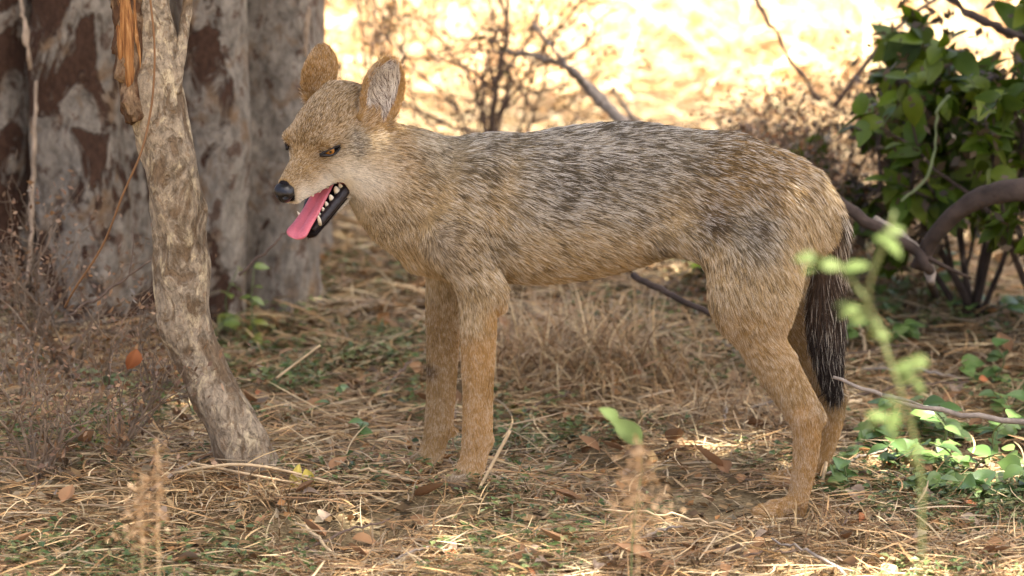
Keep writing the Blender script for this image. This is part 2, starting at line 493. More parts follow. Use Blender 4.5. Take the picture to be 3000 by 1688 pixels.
# =================================================================== the great fluted tree
def big_tree():
    # columns of the fluted trunk in plan: photo x of each column's axis, its half width in photo px, depth
    S1 = 2085.0
    fx = lambda px: (px - 1500) / S1
    cols = [(-420, 190, 1.42), (-150, 150, 1.16), (10, 95, 1.10), (150, 70, 1.03), (260, 92, 1.02), (395, 70, 1.06), (500, 62, 1.10), (620, 88, 1.06), (760, 66, 1.14), (812, 84, 1.12), (760, 200, 1.45), (300, 330, 1.55), (-150, 300, 1.65)]
    root = empty("great_tree", (fx(250), 1.45, 0.0), label="massive fluted tree trunk with peeling grey and maroon bark", cat="tree")
    xs = np.arange(fx(-720), fx(1020), 0.0085)
    ys = np.concatenate([np.arange(0.85, 1.35, 0.009), np.arange(1.36, 2.25, 0.03)])
    zs = np.concatenate([np.arange(-0.12, 0.72, 0.012), np.arange(0.74, 3.3, 0.05)])
    f = Field(xs, ys, zs)
    X, Y, Z = np.meshgrid(f.xs, f.ys, f.zs, indexing='ij', sparse=True)
    wob = (noise3(np.stack(np.broadcast_arrays(X * 1.0, Y, Z * .5), -1), 7.0) - .5) * 0.030
    D = np.full(f.phi.shape, 1.0, dtype=np.float32)
    for i, (px, hw, cy) in enumerate(cols):
        r = hw / S1
        zz = np.clip(0.42 - Z, 0, 1)
        rr = r * (1 + 0.55 * zz ** 1.6 + 0.0 * Z) + 0.010 * np.sin(Z * 4.1 + i * 1.7)
        cx = fx(px) + 0.012 * np.sin(Z * 3.0 + i * 2.1) + (0.075 * zz ** 1.5 if px > 700 and hw < 120 else 0.0)
        cyy = cy - 0.10 * zz ** 1.8
        d = np.sqrt((X - cx) ** 2 + (Y - cyy) ** 2) - rr
        k = 0.020
        h = np.maximum(k - np.abs(D - d), 0) / k
        D = np.minimum(D, d) - h * h * k * .25
    f.phi = (D + wob + (noise3(np.stack(np.broadcast_arrays(X, Y, Z * .6), -1), 26.0) - .5) * .010).astype(np.float32)
    V, Q = f.mesh()
    link("trunk", mesh_np("trunk", V, Q), m_bigbark, root)
    # bark ridges that stand off the trunk, pale edges
    for rows, r in (([(62, -20, 1.0), (70, 60, .98), (82, 150, .97), (92, 200, .985)], 9), ([(104, 240, .99), (100, 420, .975), (92, 640, .965), (82, 830, .95)], 8), ([(905, 20, 1.05), (898, 90, 1.06), (892, 170, 1.07)], 7)):
        p = smooth_path([at(x, y, Y) for x, y, Y in rows], 20)
        V, Q = tube_arrays(p, np.interp(np.linspace(0, 1, 20), [0, .5, 1], [.6, 1, .5]) * r / S1, 7)
        V += (noise3(V, 130)[:, None] - .5) * .006
        link("bark_ridge", mesh_mixed("bark_ridge", V, Q, np.broadcast_to(lin(186, 168, 146), (len(V), 3))), m_ridge, root)
    return root
m_ridge = mat_plain("bark_ridge_pale", lin(178, 156, 130), rough=.9, bump=.8, bscale=140, var=.35, vscale=45)
great = big_tree()

m_leaf_crown = mat_tint("crown_leaf", rough=.5, spec=.3, translucent=.25)
def crown(root, cx, cy, cz, rx, ry, rz, n, seed, holes=(), limb_from=None):  # leaf crown above the view, placed and spread to shade the animal
    g = np.random.default_rng(seed)
    nc = n // 26
    q = g.normal(size=(nc, 3)); q /= np.linalg.norm(q, axis=1, keepdims=True)
    q *= g.random((nc, 1)) ** .42
    C = np.array([cx, cy, cz]) + q * np.array([rx, ry, rz])
    c = np.repeat(C, 26, 0) + g.normal(0, .11, (nc * 26, 3))
    c = c[c[:, 2] > 2.62]
    for hx, hy, hr in holes:                 # gaps in the leaves that let a patch of sun through
        g0 = np.array([hx, hy, 0.0]); sd = np.array(SUN_DIR)
        v = c - g0; t = v @ sd; d = np.linalg.norm(v - t[:, None] * sd, axis=1)
        c = c[d > hr * (0.7 + 0.6 * noise3(c, 6.0))]
    n = len(c)
    up = g.normal(0, .45, (n, 3)) + np.array([0, 0, 1.0]); up /= np.linalg.norm(up, axis=1, keepdims=True)
    d = g.normal(size=(n, 3)); d -= up * (d * up).sum(1, keepdims=True); d /= np.linalg.norm(d, axis=1, keepdims=True)
    s = np.cross(up, d)
    L = g.uniform(.055, .10, n)[:, None]; W = L * g.uniform(.24, .34, n)[:, None]
    V = np.stack([c, c + d * L * .5 + s * W, c + d * L - up * L * .12, c + d * L * .5 - s * W], 1).reshape(-1, 3)
    Q = np.arange(n * 4).reshape(-1, 4)
    colr = np.repeat(lin(84, 104, 40) * g.uniform(.6, 1.3, (n, 1)), 4, 0)
    link("crown", mesh_np("crown", V, Q, colr, smooth=False), m_leaf_crown, root)
    bag = Bag()
    for i in range(0, nc, max(1, nc // 34)):
        a = np.asarray(limb_from, float); b = C[i]
        if b[2] < 2.75: continue
        mid = a * .55 + b * .45 + np.array([0, 0, .25])
        p = smooth_path([a, mid, b], 9)
        bag.tube(p, np.linspace(.05, .008, 9), 6)
    link("limb", bag.mesh("limb"), m_twig, root)
# sun spots on the litter and leaves (ground x, y, radius)
HOLES = [(*on_ground(2130, 1290)[:2], .09), (*on_ground(2620, 1345)[:2], .10), (*on_ground(2880, 1400)[:2], .10), (*on_ground(2420, 1450)[:2], .03), (*on_ground(1930, 830)[:2], .10), (*on_ground(1660, 1230)[:2], .03), (*on_ground(2150, 860)[:2], .09), (*on_ground(2960, 880)[:2], .04), (*on_ground(2500, 1690)[:2], .12), (*on_ground(2150, 1700)[:2], .08)]
crown(great, -0.4, 0.45, 3.55, 2.1, 1.75, .85, 18000, 3, HOLES, (-.6, 1.45, 2.6))

# =================================================================== the slender leaning tree
def small_tree():
    Y0 = -0.005
    root = empty("slender_tree", (*on_ground(745, 1440)[:2], 0.0), label="slender leaning tree with flaky pale bark and broken side limb", cat="tree")
    rows = [(770, 1520, 112), (742, 1440, 104), (715, 1370, 94), (690, 1300, 88), (650, 1200, 83), (604, 1100, 81), (565, 1000, 80), (540, 900, 78), (524, 800, 77), (517, 700, 77), (506, 600, 76), (494, 500, 76), (478, 410, 78), (462, 330, 80), (450, 250, 78), (444, 160, 66), (440, 60, 62), (436, -80, 60), (420, -700, 52), (380, -1500, 44), (350, -2900, 40)]
    pts = np.array([[*at(x, y, Y0 + (0.06 * max(0, (300 - y)) / 900)), r / 2280.0] for x, y, r in rows])
    P = smooth_path(pts, 190)
    n = 72
    V, Q = tube_arrays(P[:, :3], P[:, 3], n, cap=True)
    body_n = (len(V) - 2)
    nrm = V[:body_n] - np.repeat(P[:, :3], n, 0); nrm /= np.linalg.norm(nrm, axis=1, keepdims=True)
    q = V[:body_n] * np.array([1, 1, .45])
    V[:body_n] += nrm * ((noise3(q, 60) - .5) * .010 + (noise3(q, 22) - .5) * .016 + (noise3(V[:body_n], 7) - .5) * .010)[:, None]
    link("trunk", mesh_mixed("trunk", V, Q), m_smallbark, root)
    # burl under the broken limb
    p = smooth_path([at(420, 345, Y0 - .010), at(402, 310, Y0 - .012), at(388, 240, Y0 - .008), at(380, 110, Y0 - .004), at(372, -20, Y0 + .002), at(360, -200, Y0 + .01)], 50)
    r = np.interp(np.linspace(0, 1, 50), [0, .10, .22, .4, 1], [36, 56, 50, 46, 46]) / 2280
    V, Q = tube_arrays(p, r, 28); V += (noise3(V, 60)[:, None] - .5) * .008 + (noise3(V, 180)[:, None] - .5) * .004
    link("limb", mesh_mixed("limb", V, Q), m_brownbark, root, label="broken side limb with brown swollen base")
    # bare orange wood where the bark is torn off
    for (x0, w, y1, dp) in ((376, 16, 300, .0150), (354, 9, 235, .0120), (398, 7, 215, .0140)):
        p = smooth_path([at(x0 + 12, y1, Y0 - .008 - dp), at(x0 + 3, y1 - 90, Y0 - .0085 - dp), at(x0 - 3, 90, Y0 - .0055 - dp), at(x0 - 9, -20, Y0 + .001 - dp), at(x0 - 18, -180, Y0 + .009 - dp)], 60)
        V, Q = tube_arrays(p, np.interp(np.linspace(0, 1, 60), [0, .12, .3, 1], [2, w * .7, w, w]) / 2280, 30)
        V += (noise3(V * np.array([1, 1, .05]), 520)[:, None] - .5) * .0030 + (noise3(V * np.array([1, 1, .12]), 190)[:, None] - .5) * .004
        link("torn_wood", mesh_mixed("torn_wood", V, Q), m_torn, root, label="bare orange-brown wood where bark has torn away")
    p = smooth_path([at(505, 270, Y0 - .012), at(522, 200, Y0 - .008), at(536, 110, Y0 + .005), at(551, 0, Y0 + .02), at(575, -180, Y0 + .04), at(640, -700, Y0 + .1)], 40)
    V, Q = tube_arrays(p, np.interp(np.linspace(0, 1, 40), [0, .15, 1], [26, 17, 13]) / 2280, 16); V += (noise3(V, 110)[:, None] - .5) * .004
    link("limb", mesh_mixed("limb", V, Q), m_smallbark, root)
    # thin creeper stem hanging down the trunk
    p = smooth_path([at(436, -40, Y0 - .045), at(452, 120, Y0 - .050), at(450, 250, Y0 - .052), at(437, 350, Y0 - .052), at(412, 450, Y0 - .06), at(360, 570, Y0 - .05), at(300, 720, Y0 - .03), at(220, 845, Y0 + .0), at(190, 900, .02)], 60)
    V, Q = tube_arrays(p, 3.4 / 2280, 6)
    link("creeper_stem", mesh_mixed("creeper_stem", V, Q), m_creeper, root)
    return root
def streaky(name, stops, zs=.05, sc=260.0):
    """fibrous wood: noise drawn out along the grain"""
    m, nt, b = mat_new(name); N, L = nt.nodes, nt.links
    tc = N.new("ShaderNodeTexCoord"); mp = N.new("ShaderNodeMapping"); mp.inputs["Scale"].default_value = (1, 1, zs)
    n = N.new("ShaderNodeTexNoise"); n.inputs["Scale"].default_value = sc; n.inputs["Detail"].default_value = 6; n.inputs["Roughness"].default_value = .65
    L.new(tc.outputs["Object"], mp.inputs["Vector"]); L.new(mp.outputs["Vector"], n.inputs["Vector"])
    r = N.new("ShaderNodeValToRGB"); L.new(n.outputs["Fac"], r.inputs["Fac"])
    r.color_ramp.elements[0].position = stops[0][0]; r.color_ramp.elements[0].color = (*stops[0][1], 1)
    r.color_ramp.elements[1].position = stops[-1][0]; r.color_ramp.elements[1].color = (*stops[-1][1], 1)
    for p, c in stops[1:-1]: e = r.color_ramp.elements.new(p); e.color = (*c, 1)
    L.new(r.outputs["Color"], b.inputs["Base Color"]); b.inputs["Roughness"].default_value = .8; b.inputs["Specular IOR Level"].default_value = .2
    bp = N.new("ShaderNodeBump"); bp.inputs["Strength"].default_value = .8; bp.inputs["Distance"].default_value = .003
    L.new(n.outputs["Fac"], bp.inputs["Height"]); L.new(bp.outputs["Normal"], b.inputs["Normal"])
    return m
m_torn = streaky("torn_wood", ((.30, lin(78, 50, 32)), (.44, lin(132, 88, 50)), (.56, lin(164, 118, 70)), (.72, lin(190, 150, 104))))
m_creeper = mat_plain("creeper_stem", lin(124, 92, 62), rough=.8, var=.2)
slender = small_tree()
crown(slender, 1.6, -0.35, 3.5, 1.7, 2.10, .85, 18000, 4, HOLES, (-.5, .3, 2.6))  # unseen crown, set sunward of its trunk and stretched to shade the foreground
# =================================================================== the jackal
# head frame: F forward along the muzzle, S towards its left cheek, UP; origin midway between the eyes
YAW, HP, ROLL = R(35), R(18), R(3)
Fh = np.array([-math.sin(YAW), -math.cos(YAW), 0.0]); Sv = np.array([math.cos(YAW), -math.sin(YAW), 0.0]); Zv = np.array([0, 0, 1.0])
HF = Fh * math.cos(HP) - Zv * math.sin(HP)
HU = Fh * math.sin(HP) + Zv * math.cos(HP)
HS = Sv * math.cos(ROLL) - HU * math.sin(ROLL)
HU = HU * math.cos(ROLL) + Sv * math.sin(ROLL)
H0 = at(912, 434, -0.085)
HAX = np.stack([HF, HS, HU])
def hd(f, s, u): return H0 + (HF * f + HS * s + HU * u) * U
def to_head(P): return ((np.asarray(P) - H0) @ HAX.T) / U

NEAR, FAR = -0.050, 0.062
def P_(x, y, Y): return at(x, y, Y)

def ear_points(base, tip, face, w0, n=15):
    """a cupped ear leaf: points of the shell, open towards `face`"""
    base, tip, face = [np.asarray(a, float) for a in (base, tip, face)]
    up = tip - base; L = np.linalg.norm(up); up /= L
    face = face - up * (face @ up); face /= np.linalg.norm(face)
    wd = np.cross(up, face)
    pts, nn = [], []
    for t in np.linspace(-0.12, 0.97, n + 4):
        tt = max(t, 0)
        w = w0 * np.interp(tt, [0, .2, .45, .65, .8, .9, .96, 1], [.74, .92, 1, .90, .70, .48, .28, .1])
        m = max(3, int(2 * w / (5.0 * U)))
        for q in np.linspace(-1, 1, m):
            cup = (0.62 - 0.35 * tt) * w * (1 - math.cos(q * 1.45)) * 1.0
            pts.append(base + up * L * t + wd * w * math.sin(q * 1.35) / math.sin(1.35) + face * (cup - 0.10 * L * math.sin(tt * 2.6)))
    return np.array(pts)

EARS = {
    "near": dict(base=at(1084, 334, -0.052), tip=None, face=(0.64, -0.77, 0.05)),
    "far": dict(base=at(946, 272, -0.010), tip=None, face=(-0.72, 0.68, 0.10)),
}
EARS["near"]["tip"] = at(1156, 176, float(EARS["near"]["base"][1]) + 0.012)
EARS["far"]["tip"] = at(942, 138, float(EARS["far"]["base"][1]) + 0.006)

def build_body():
    p2x = lambda p: (p - 1500) * U
    hx = at(770, 500, -0.1)[0]
    xs = np.concatenate([np.arange(hx, at(1200, 500, 0)[0], 5 * U), np.arange(at(1200, 500, 0)[0], at(2560, 800, 0)[0], 7.5 * U)])
    ys = np.arange(-0.215, 0.165, 5.5 * U)
    zs = np.concatenate([np.arange(-0.06, at(1000, 820, 0)[2], 7 * U), np.arange(at(1000, 820, 0)[2], at(1000, 90, 0)[2], 5 * U)])
    f = Field(xs, ys, zs)
    def chain(rows, k=0.014, sy=1.0):
        pts = np.array([[*P_(x, y, Y), r * U] for x, y, Y, r in rows])
        f.chain(smooth_path(pts, 1 + 4 * (len(rows) - 1)), k, sy)
    # trunk
    chain([(1400, 618, 0.012, 200), (1560, 610, 0.008, 214), (1700, 592, 0.004, 216), (1840, 569, -0.002, 202), (1960, 555, -0.006, 174), (2110, 562, -0.012, 156)], 0.02, 0.70)
    chain([(2110, 562, -0.012, 156), (2250, 598, -0.018, 156), (2332, 646, -0.022, 126)], 0.02, 0.78)
    # chest and neck
    chain([(1420, 600, 0.012, 192), (1310, 590, 0.008, 180), (1205, 556, -0.010, 158)], 0.02, 0.74)
    chain([(1205, 556, -0.010, 158), (1120, 490, -0.028, 132), (1050, 440, -0.035, 100)], 0.02, 0.82)
    f.cone(P_(1190, 640, -0.008), P_(1240, 690, 0.0), 70 * U, 75 * U, 0.025)
    f.cone(P_(1250, 720, 0.005), P_(1380, 760, 0.005), 62 * U, 70 * U, 0.02)
    # shoulder blades, upper arms
    for Y, s in ((NEAR, 1), (FAR, -1)):
        dx = 0 if s > 0 else -75
        f.cone(P_(1395, 500, Y * 0.55), P_(1330 + dx * .5, 690, Y), 64 * U, 82 * U, 0.022)
        f.cone(P_(1330 + dx * .5, 690, Y), P_(1408 + dx, 850, Y), 84 * U, 56 * U, 0.02)
    # forelegs
    chain([(1404, 830, NEAR, 62), (1402, 920, NEAR - .001, 52), (1401, 1030, NEAR - .002, 46), (1400, 1160, NEAR - .002, 40), (1398, 1265, NEAR - .002, 40), (1388, 1340, NEAR - .004, 36), (1370, 1392, NEAR - .008, 38)], 0.008)
    f.cone(P_(1436, 850, NEAR), P_(1464, 892, NEAR), 34 * U, 17 * U, 0.012)
    f.cone(P_(1430, 1285, NEAR), P_(1428, 1300, NEAR), 12 * U, 10 * U, 0.008)
    chain([(1320, 790, FAR, 66), (1300, 900, FAR, 50), (1297, 1020, FAR, 44), (1292, 1150, FAR, 39), (1285, 1240, FAR, 38), (1272, 1300, FAR - .003, 33), (1258, 1345, FAR - .006, 36)], 0.008)
    f.cone(P_(1322, 1262, FAR), P_(1330, 1262, FAR), 12 * U, 9 * U, 0.008)
    for (x, y, Y) in ((1362, 1400, NEAR - .01), (1252, 1352, FAR - .008)):
        for q in (-1.5, -0.5, 0.5, 1.5):
            b = P_(x, y, Y) + np.array([0.0, q * 0.0115, 0.0])
            f.cone(b, b + np.array([-0.021 + 0.004 * abs(q), q * 0.003, -0.004]), 15 * U, 13 * U, 0.004)
    # thighs, shanks
    HN, HFAR = -0.078, 0.052
    chain([(2255, 640, HN * .70, 120), (2212, 800, HN, 132), (2205, 885, HN, 116)], 0.022, 0.62)
    chain([(2205, 880, HN, 106), (2228, 985, HN, 72), (2290, 1110, HN - .004, 52), (2350, 1210, HN - .006, 42)], 0.012, 0.8)
    f.cone(P_(2300, 1040, HN - .004), P_(2400, 1226, HN - .008), 16 * U, 17 * U, 0.012)
    chain([(2362, 1222, HN - .008, 42), (2364, 1280, HN - .009, 37), (2356, 1370, HN - .010, 31), (2340, 1450, HN - .012, 28), (2326, 1486, HN - .013, 29)], 0.008)
    chain([(2326, 1486, HN - .013, 29), (2270, 1492, HN - .016, 26)], 0.008)
    chain([(2265, 650, HFAR * .7, 115), (2255, 800, HFAR, 115), (2275, 900, HFAR, 96)], 0.022, 0.62)
    chain([(2275, 900, HFAR, 90), (2325, 1000, HFAR, 66), (2385, 1085, HFAR, 48), (2430, 1150, HFAR, 38)], 0.012, 0.8)
    f.cone(P_(2380, 1030, HFAR), P_(2462, 1158, HFAR), 14 * U, 15 * U, 0.012)
    chain([(2438, 1160, HFAR, 38), (2436, 1220, HFAR, 34), (2418, 1300, HFAR, 29), (2388, 1372, HFAR, 27), (2362, 1398, HFAR - .004, 27), (2305, 1402, HFAR - .006, 25)], 0.008)
    for (x, y, Y) in ((2275, 1496, HN - .018), (2306, 1404, HFAR - .008)):
        for q in (-1.5, -0.5, 0.5, 1.5):
            b = P_(x, y, Y) + np.array([0.0, q * 0.0110, 0.0])
            f.cone(b, b + np.array([-0.026 + 0.006 * abs(q), q * 0.002, -0.002]), 15 * U, 12 * U, 0.004)
    # flank fold
    f.cone(P_(2090, 700, HN * .8), P_(1950, 690, HN * .55), 66 * U, 36 * U, 0.03)
    # tail
    chain([(2350, 560, -0.022, 60), (2412, 610, -0.022, 40), (2432, 700, -0.020, 32), (2424, 820, -0.018, 34), (2420, 940, -0.016, 32), (2428, 1050, -0.012, 22), (2440, 1120, -0.008, 11)], 0.012)
    # head
    E = lambda c, r, k=0.012: f.ell(hd(*c), HAX, np.array(r) * U, k)
    E((-92, 0, 14), (124, 94, 92), 0.015)
    E((-165, 0, 42), (92, 84, 74), 0.018)
    E((-18, 0, -2), (58, 70, 46), 0.012)
    for s in (1, -1):
        E((-70, s * 56, -52), (78, 46, 62), 0.014)
        E((-125, s * 70, -85), (80, 44, 75), 0.018)
        E((-5, s * 62, 32), (34, 22, 14), 0.010)          # brow
        E((-185, s * 76, 26), (38, 33, 36), 0.016)        # ear root
    f.cone(hd(5, 0, -40), hd(132, 0, -66), 52 * U, 29 * U, 0.012)
    f.cone(hd(20, 0, -12), hd(140, 0, -52), 26 * U, 17 * U, 0.012)
    for s in (1, -1):
        f.cone(hd(-50, s * 36, -92), hd(130, s * 17, -88), 27 * U, 16 * U, 0.010)    # upper lips
    f.cone(hd(-185, 0, -70), hd(-110, 0, -150), 90 * U, 52 * U, 0.02)               # throat
    # lower jaw, open
    for s in (1, -1):
        f.cone(hd(-92, s * 42, -160), hd(70, s * 15, -238), 26 * U, 13 * U, 0.004)
    f.cone(hd(-95, 0, -185), hd(72, 0, -247), 34 * U, 11 * U, 0.006)
    # sockets
    for s in (1, -1):
        f.ell(hd(2, s * 80, 7), HAX, np.array([23, 17, 12.5]) * U, 0.004, carve=True)
    for e in EARS.values():
        f.cloud(ear_points(e["base"], e["tip"], e["face"], (70 if e is EARS["near"] else 62) * U), 6.5 * U, 0.004)
        fc = np.asarray(e["face"], float)
        f.cone(e["base"] - HU * 0.022 - fc * 0.018, e["base"] - fc * 0.016, 34 * U, 24 * U, 0.014)
    return f.mesh()

BV, BQ = build_body()
BN = vert_normals(BV, BQ)

# ---- coat: colour, darkness, flow and length keyed to places on the animal
# x, y (photo scale, both sides alike), base colour, grizzle dark share, pale share, length mm, flow (dx, dy down), weight radius
TAN, BUFF, GREY, ORANGE, CREAM, UMBER, BLACK = lin(184, 150, 98), lin(196, 168, 121), lin(165, 149, 120), lin(194, 152, 92), lin(220, 211, 192), lin(100, 78, 58), lin(46, 38, 34)
COAT = [
    (1130, 360, TAN * .95, .22, .35, 22, (.85, .35), 70), (1230, 420, GREY, .28, .42, 30, (.9, .3), 90), (1150, 520, TAN, .32, .40, 28, (.75, .6), 80),
    (1080, 620, BUFF * .97, .20, .40, 28, (.55, .8), 70), (1190, 700, BUFF * 1.05, .16, .50, 34, (.35, .95), 75), (1260, 560, BUFF * .92, .32, .45, 32, (.8, .55), 90),
    (1380, 420, GREY, .46, .42, 36, (.97, .15), 90), (1560, 400, GREY * .95, .48, .52, 38, (.99, .08), 100), (1760, 400, GREY * .92, .52, .52, 38, (.99, .10), 110), (1960, 420, GREY * .95, .50, .48, 36, (.97, .2), 110),
    (2130, 470, TAN * .85, .50, .32, 34, (.92, .4), 100), (2260, 500, TAN * .95, .42, .34, 32, (.8, .6), 90), (2360, 560, BUFF * .9, .30, .40, 32, (.5, .85), 70),
    (1430, 560, BUFF * .92, .36, .48, 32, (.85, .5), 110), (1560, 560, GREY, .44, .50, 32, (.95, .3), 80), (1640, 520, GREY * .88, .58, .46, 34, (.96, .25), 90), (1800, 560, GREY * .98, .46, .50, 32, (.95, .25), 100),
    (1380, 720, BUFF * .92, .36, .50, 26, (.65, .75), 90), (1440, 690, GREY * .9, .46, .42, 26, (.7, .7), 45), (1560, 700, BUFF * .95, .26, .48, 30, (.88, .45), 100), (1740, 690, BUFF * .95, .28, .46, 30, (.9, .4), 100),
    (1560, 790, TAN, .12, .40, 32, (.85, .5), 80), (1720, 790, TAN, .12, .36, 32, (.88, .45), 80), (1850, 740, TAN, .16, .36, 32, (.8, .6), 80), (1900, 700, GREY * .85, .42, .34, 26, (.8, .55), 40),
    (1980, 600, BUFF * .92, .36, .44, 30, (.9, .45), 100), (2060, 590, UMBER * 1.1, .62, .22, 28, (.8, .6), 45), (2200, 620, GREY * .95, .42, .42, 30, (.8, .6), 80), (2205, 618, UMBER, .6, .2, 28, (.8, .6), 24),
    (2330, 650, BUFF * .98, .20, .44, 28, (.55, .85), 70), (2080, 740, BUFF * .95, .28, .44, 26, (.4, .9), 70), (2200, 780, BUFF * .93, .26, .42, 26, (.45, .9), 80), (2320, 790, BUFF, .12, .46, 28, (.55, .85), 70),
    (2180, 900, TAN, .20, .42, 20, (.45, .9), 70), (2280, 920, TAN, .14, .42, 22, (.6, .8), 60), (2270, 1060, TAN * .97, .14, .36, 13, (.5, .88), 60), (2350, 1200, ORANGE * .95, .10, .36, 9, (.2, .98), 50),
    (2350, 1380, ORANGE, .06, .40, 7, (0, 1), 70), (2260, 1495, ORANGE * .98, .06, .40, 7, (-.9, .35), 60), (2430, 1150, TAN * .8, .2, .3, 9, (0, 1), 45), (2400, 1340, ORANGE * .9, .1, .34, 7, (-.2, 1), 45),
    (1370, 860, BUFF * .95, .18, .44, 17, (.2, .95), 70), (1460, 890, ORANGE, .08, .34, 10, (.1, 1), 40), (1400, 1010, ORANGE * 1.0, .08, .36, 8, (.05, 1), 60), (1440, 1100, ORANGE * .85, .12, .26, 8, (.05, 1), 40), (1380, 1180, ORANGE * 1.02, .08, .38, 7, (0, 1), 60), (1368, 1330, ORANGE * 1.02, .06, .4, 7, (-.1, 1), 70),
    (1230, 820, BUFF, .10, .45, 22, (.3, .95), 60), (1290, 960, TAN * .95, .16, .36, 9, (0, 1), 60), (1285, 1150, TAN, .12, .36, 8, (0, 1), 70), (1262, 1320, TAN * 1.02, .1, .4, 7, (-.1, 1), 60), (1262, 1110, UMBER, .5, .2, 8, (0, 1), 22),
]
TAILC = [(2415, 600, GREY * .95, .42, .45, 48, (.35, .95), 50), (2440, 700, UMBER * 1.2, .52, .34, 62, (.12, 1), 70), (2425, 840, UMBER * .75, .62, .16, 68, (.1, 1), 80), (2425, 980, BLACK * 1.5, .80, .08, 64, (.08, 1), 80), (2440, 1110, BLACK, .92, .02, 52, (.05, 1), 60)]
# head keys in the head frame (f, s, u)
HEADC = [
    ((150, 0, -50), TAN * .95, .22, .26, 4, (-1, 0, .1), 40), ((70, 0, -20), TAN * .95, .20, .24, 6, (-1, 0, .15), 45), ((70, 42, -45), TAN * 1.04, .16, .30, 6, (-1, .2, 0), 40), ((120, 28, -88), CREAM * 1.15, .04, .6, 6, (-.9, .1, -.4), 32), ((50, 50, -90), CREAM * 1.15, .04, .6, 8, (-.9, .1, -.4), 32), ((-20, 62, -95), CREAM * 1.2, .06, .6, 10, (-.9, .3, -.4), 40),
    ((15, 0, 20), TAN * .98, .20, .34, 7, (-1, 0, .3), 45), ((-40, 0, 70), TAN * .98, .24, .42, 9, (-.9, 0, .5), 60), ((-130, 0, 90), TAN * .98, .22, .38, 11, (-1, 0, 0), 60), ((-10, 60, 32), TAN * 1.02, .18, .36, 8, (-.9, .5, .2), 30), ((4, 80, 6), UMBER * .8, .5, .2, 5, (-1, .2, 0), 17), ((45, 52, 0), UMBER * .9, .45, .2, 5, (-1, .2, 0), 12),
    ((-40, 80, -30), BUFF * .98, .20, .42, 11, (-1, .4, -.1), 40), ((-70, 95, -15), GREY * .85, .46, .36, 12, (-1, .4, -.1), 32), ((-40, 70, -82), CREAM * 1.25, .03, .6, 12, (-.95, .35, -.3), 48), ((-110, 95, -60), BUFF * 1.05, .12, .5, 16, (-1, .4, -.3), 45), ((-98, 80, -112), CREAM * 1.2, .0, .65, 16, (-.9, .35, -.5), 46), ((-180, 100, -100), ORANGE * .95, .10, .30, 20, (-.9, .4, -.5), 40), ((-150, 60, -165), BUFF * 1.02, .16, .5, 22, (-.8, .1, -.7), 60), ((-195, 60, -130), TAN, .2, .45, 22, (-.8, .3, -.6), 60),
    ((-60, 20, -205), CREAM, .05, .5, 8, (-1, 0, -.2), 40), ((45, 15, -240), UMBER * .6, .5, .1, 4, (-1, 0, -.2), 45), ((-180, 70, 40), ORANGE * .95, .12, .28, 12, (-.6, .4, .3), 45), ((-200, 0, 60), TAN, .28, .36, 20, (-1, 0, -.2), 60),
]

def px_of(P):
    """photo-scale coordinates in the animal's own side view (its midline plane)"""
    return np.stack([1500 + P[:, 0] / U, 1430 - P[:, 2] / (U * 0.978) - 0 * P[:, 1]], 1)

def head_mask(P):
    q = to_head(P)
    m = 1 / (1 + np.exp(-(q[:, 0] + 205 + 0.25 * q[:, 2]) / 14.0))
    return m, q

_bx = []
for (x, y, c, dk, pl, ln, fl, w) in COAT:
    p = at(x, y, 0); _bx.append((p[0], p[2]))
_bx = np.array(_bx)
_tx = np.array([at(x, y, -0.02)[[0, 2]] for (x, y, *_) in TAILC])

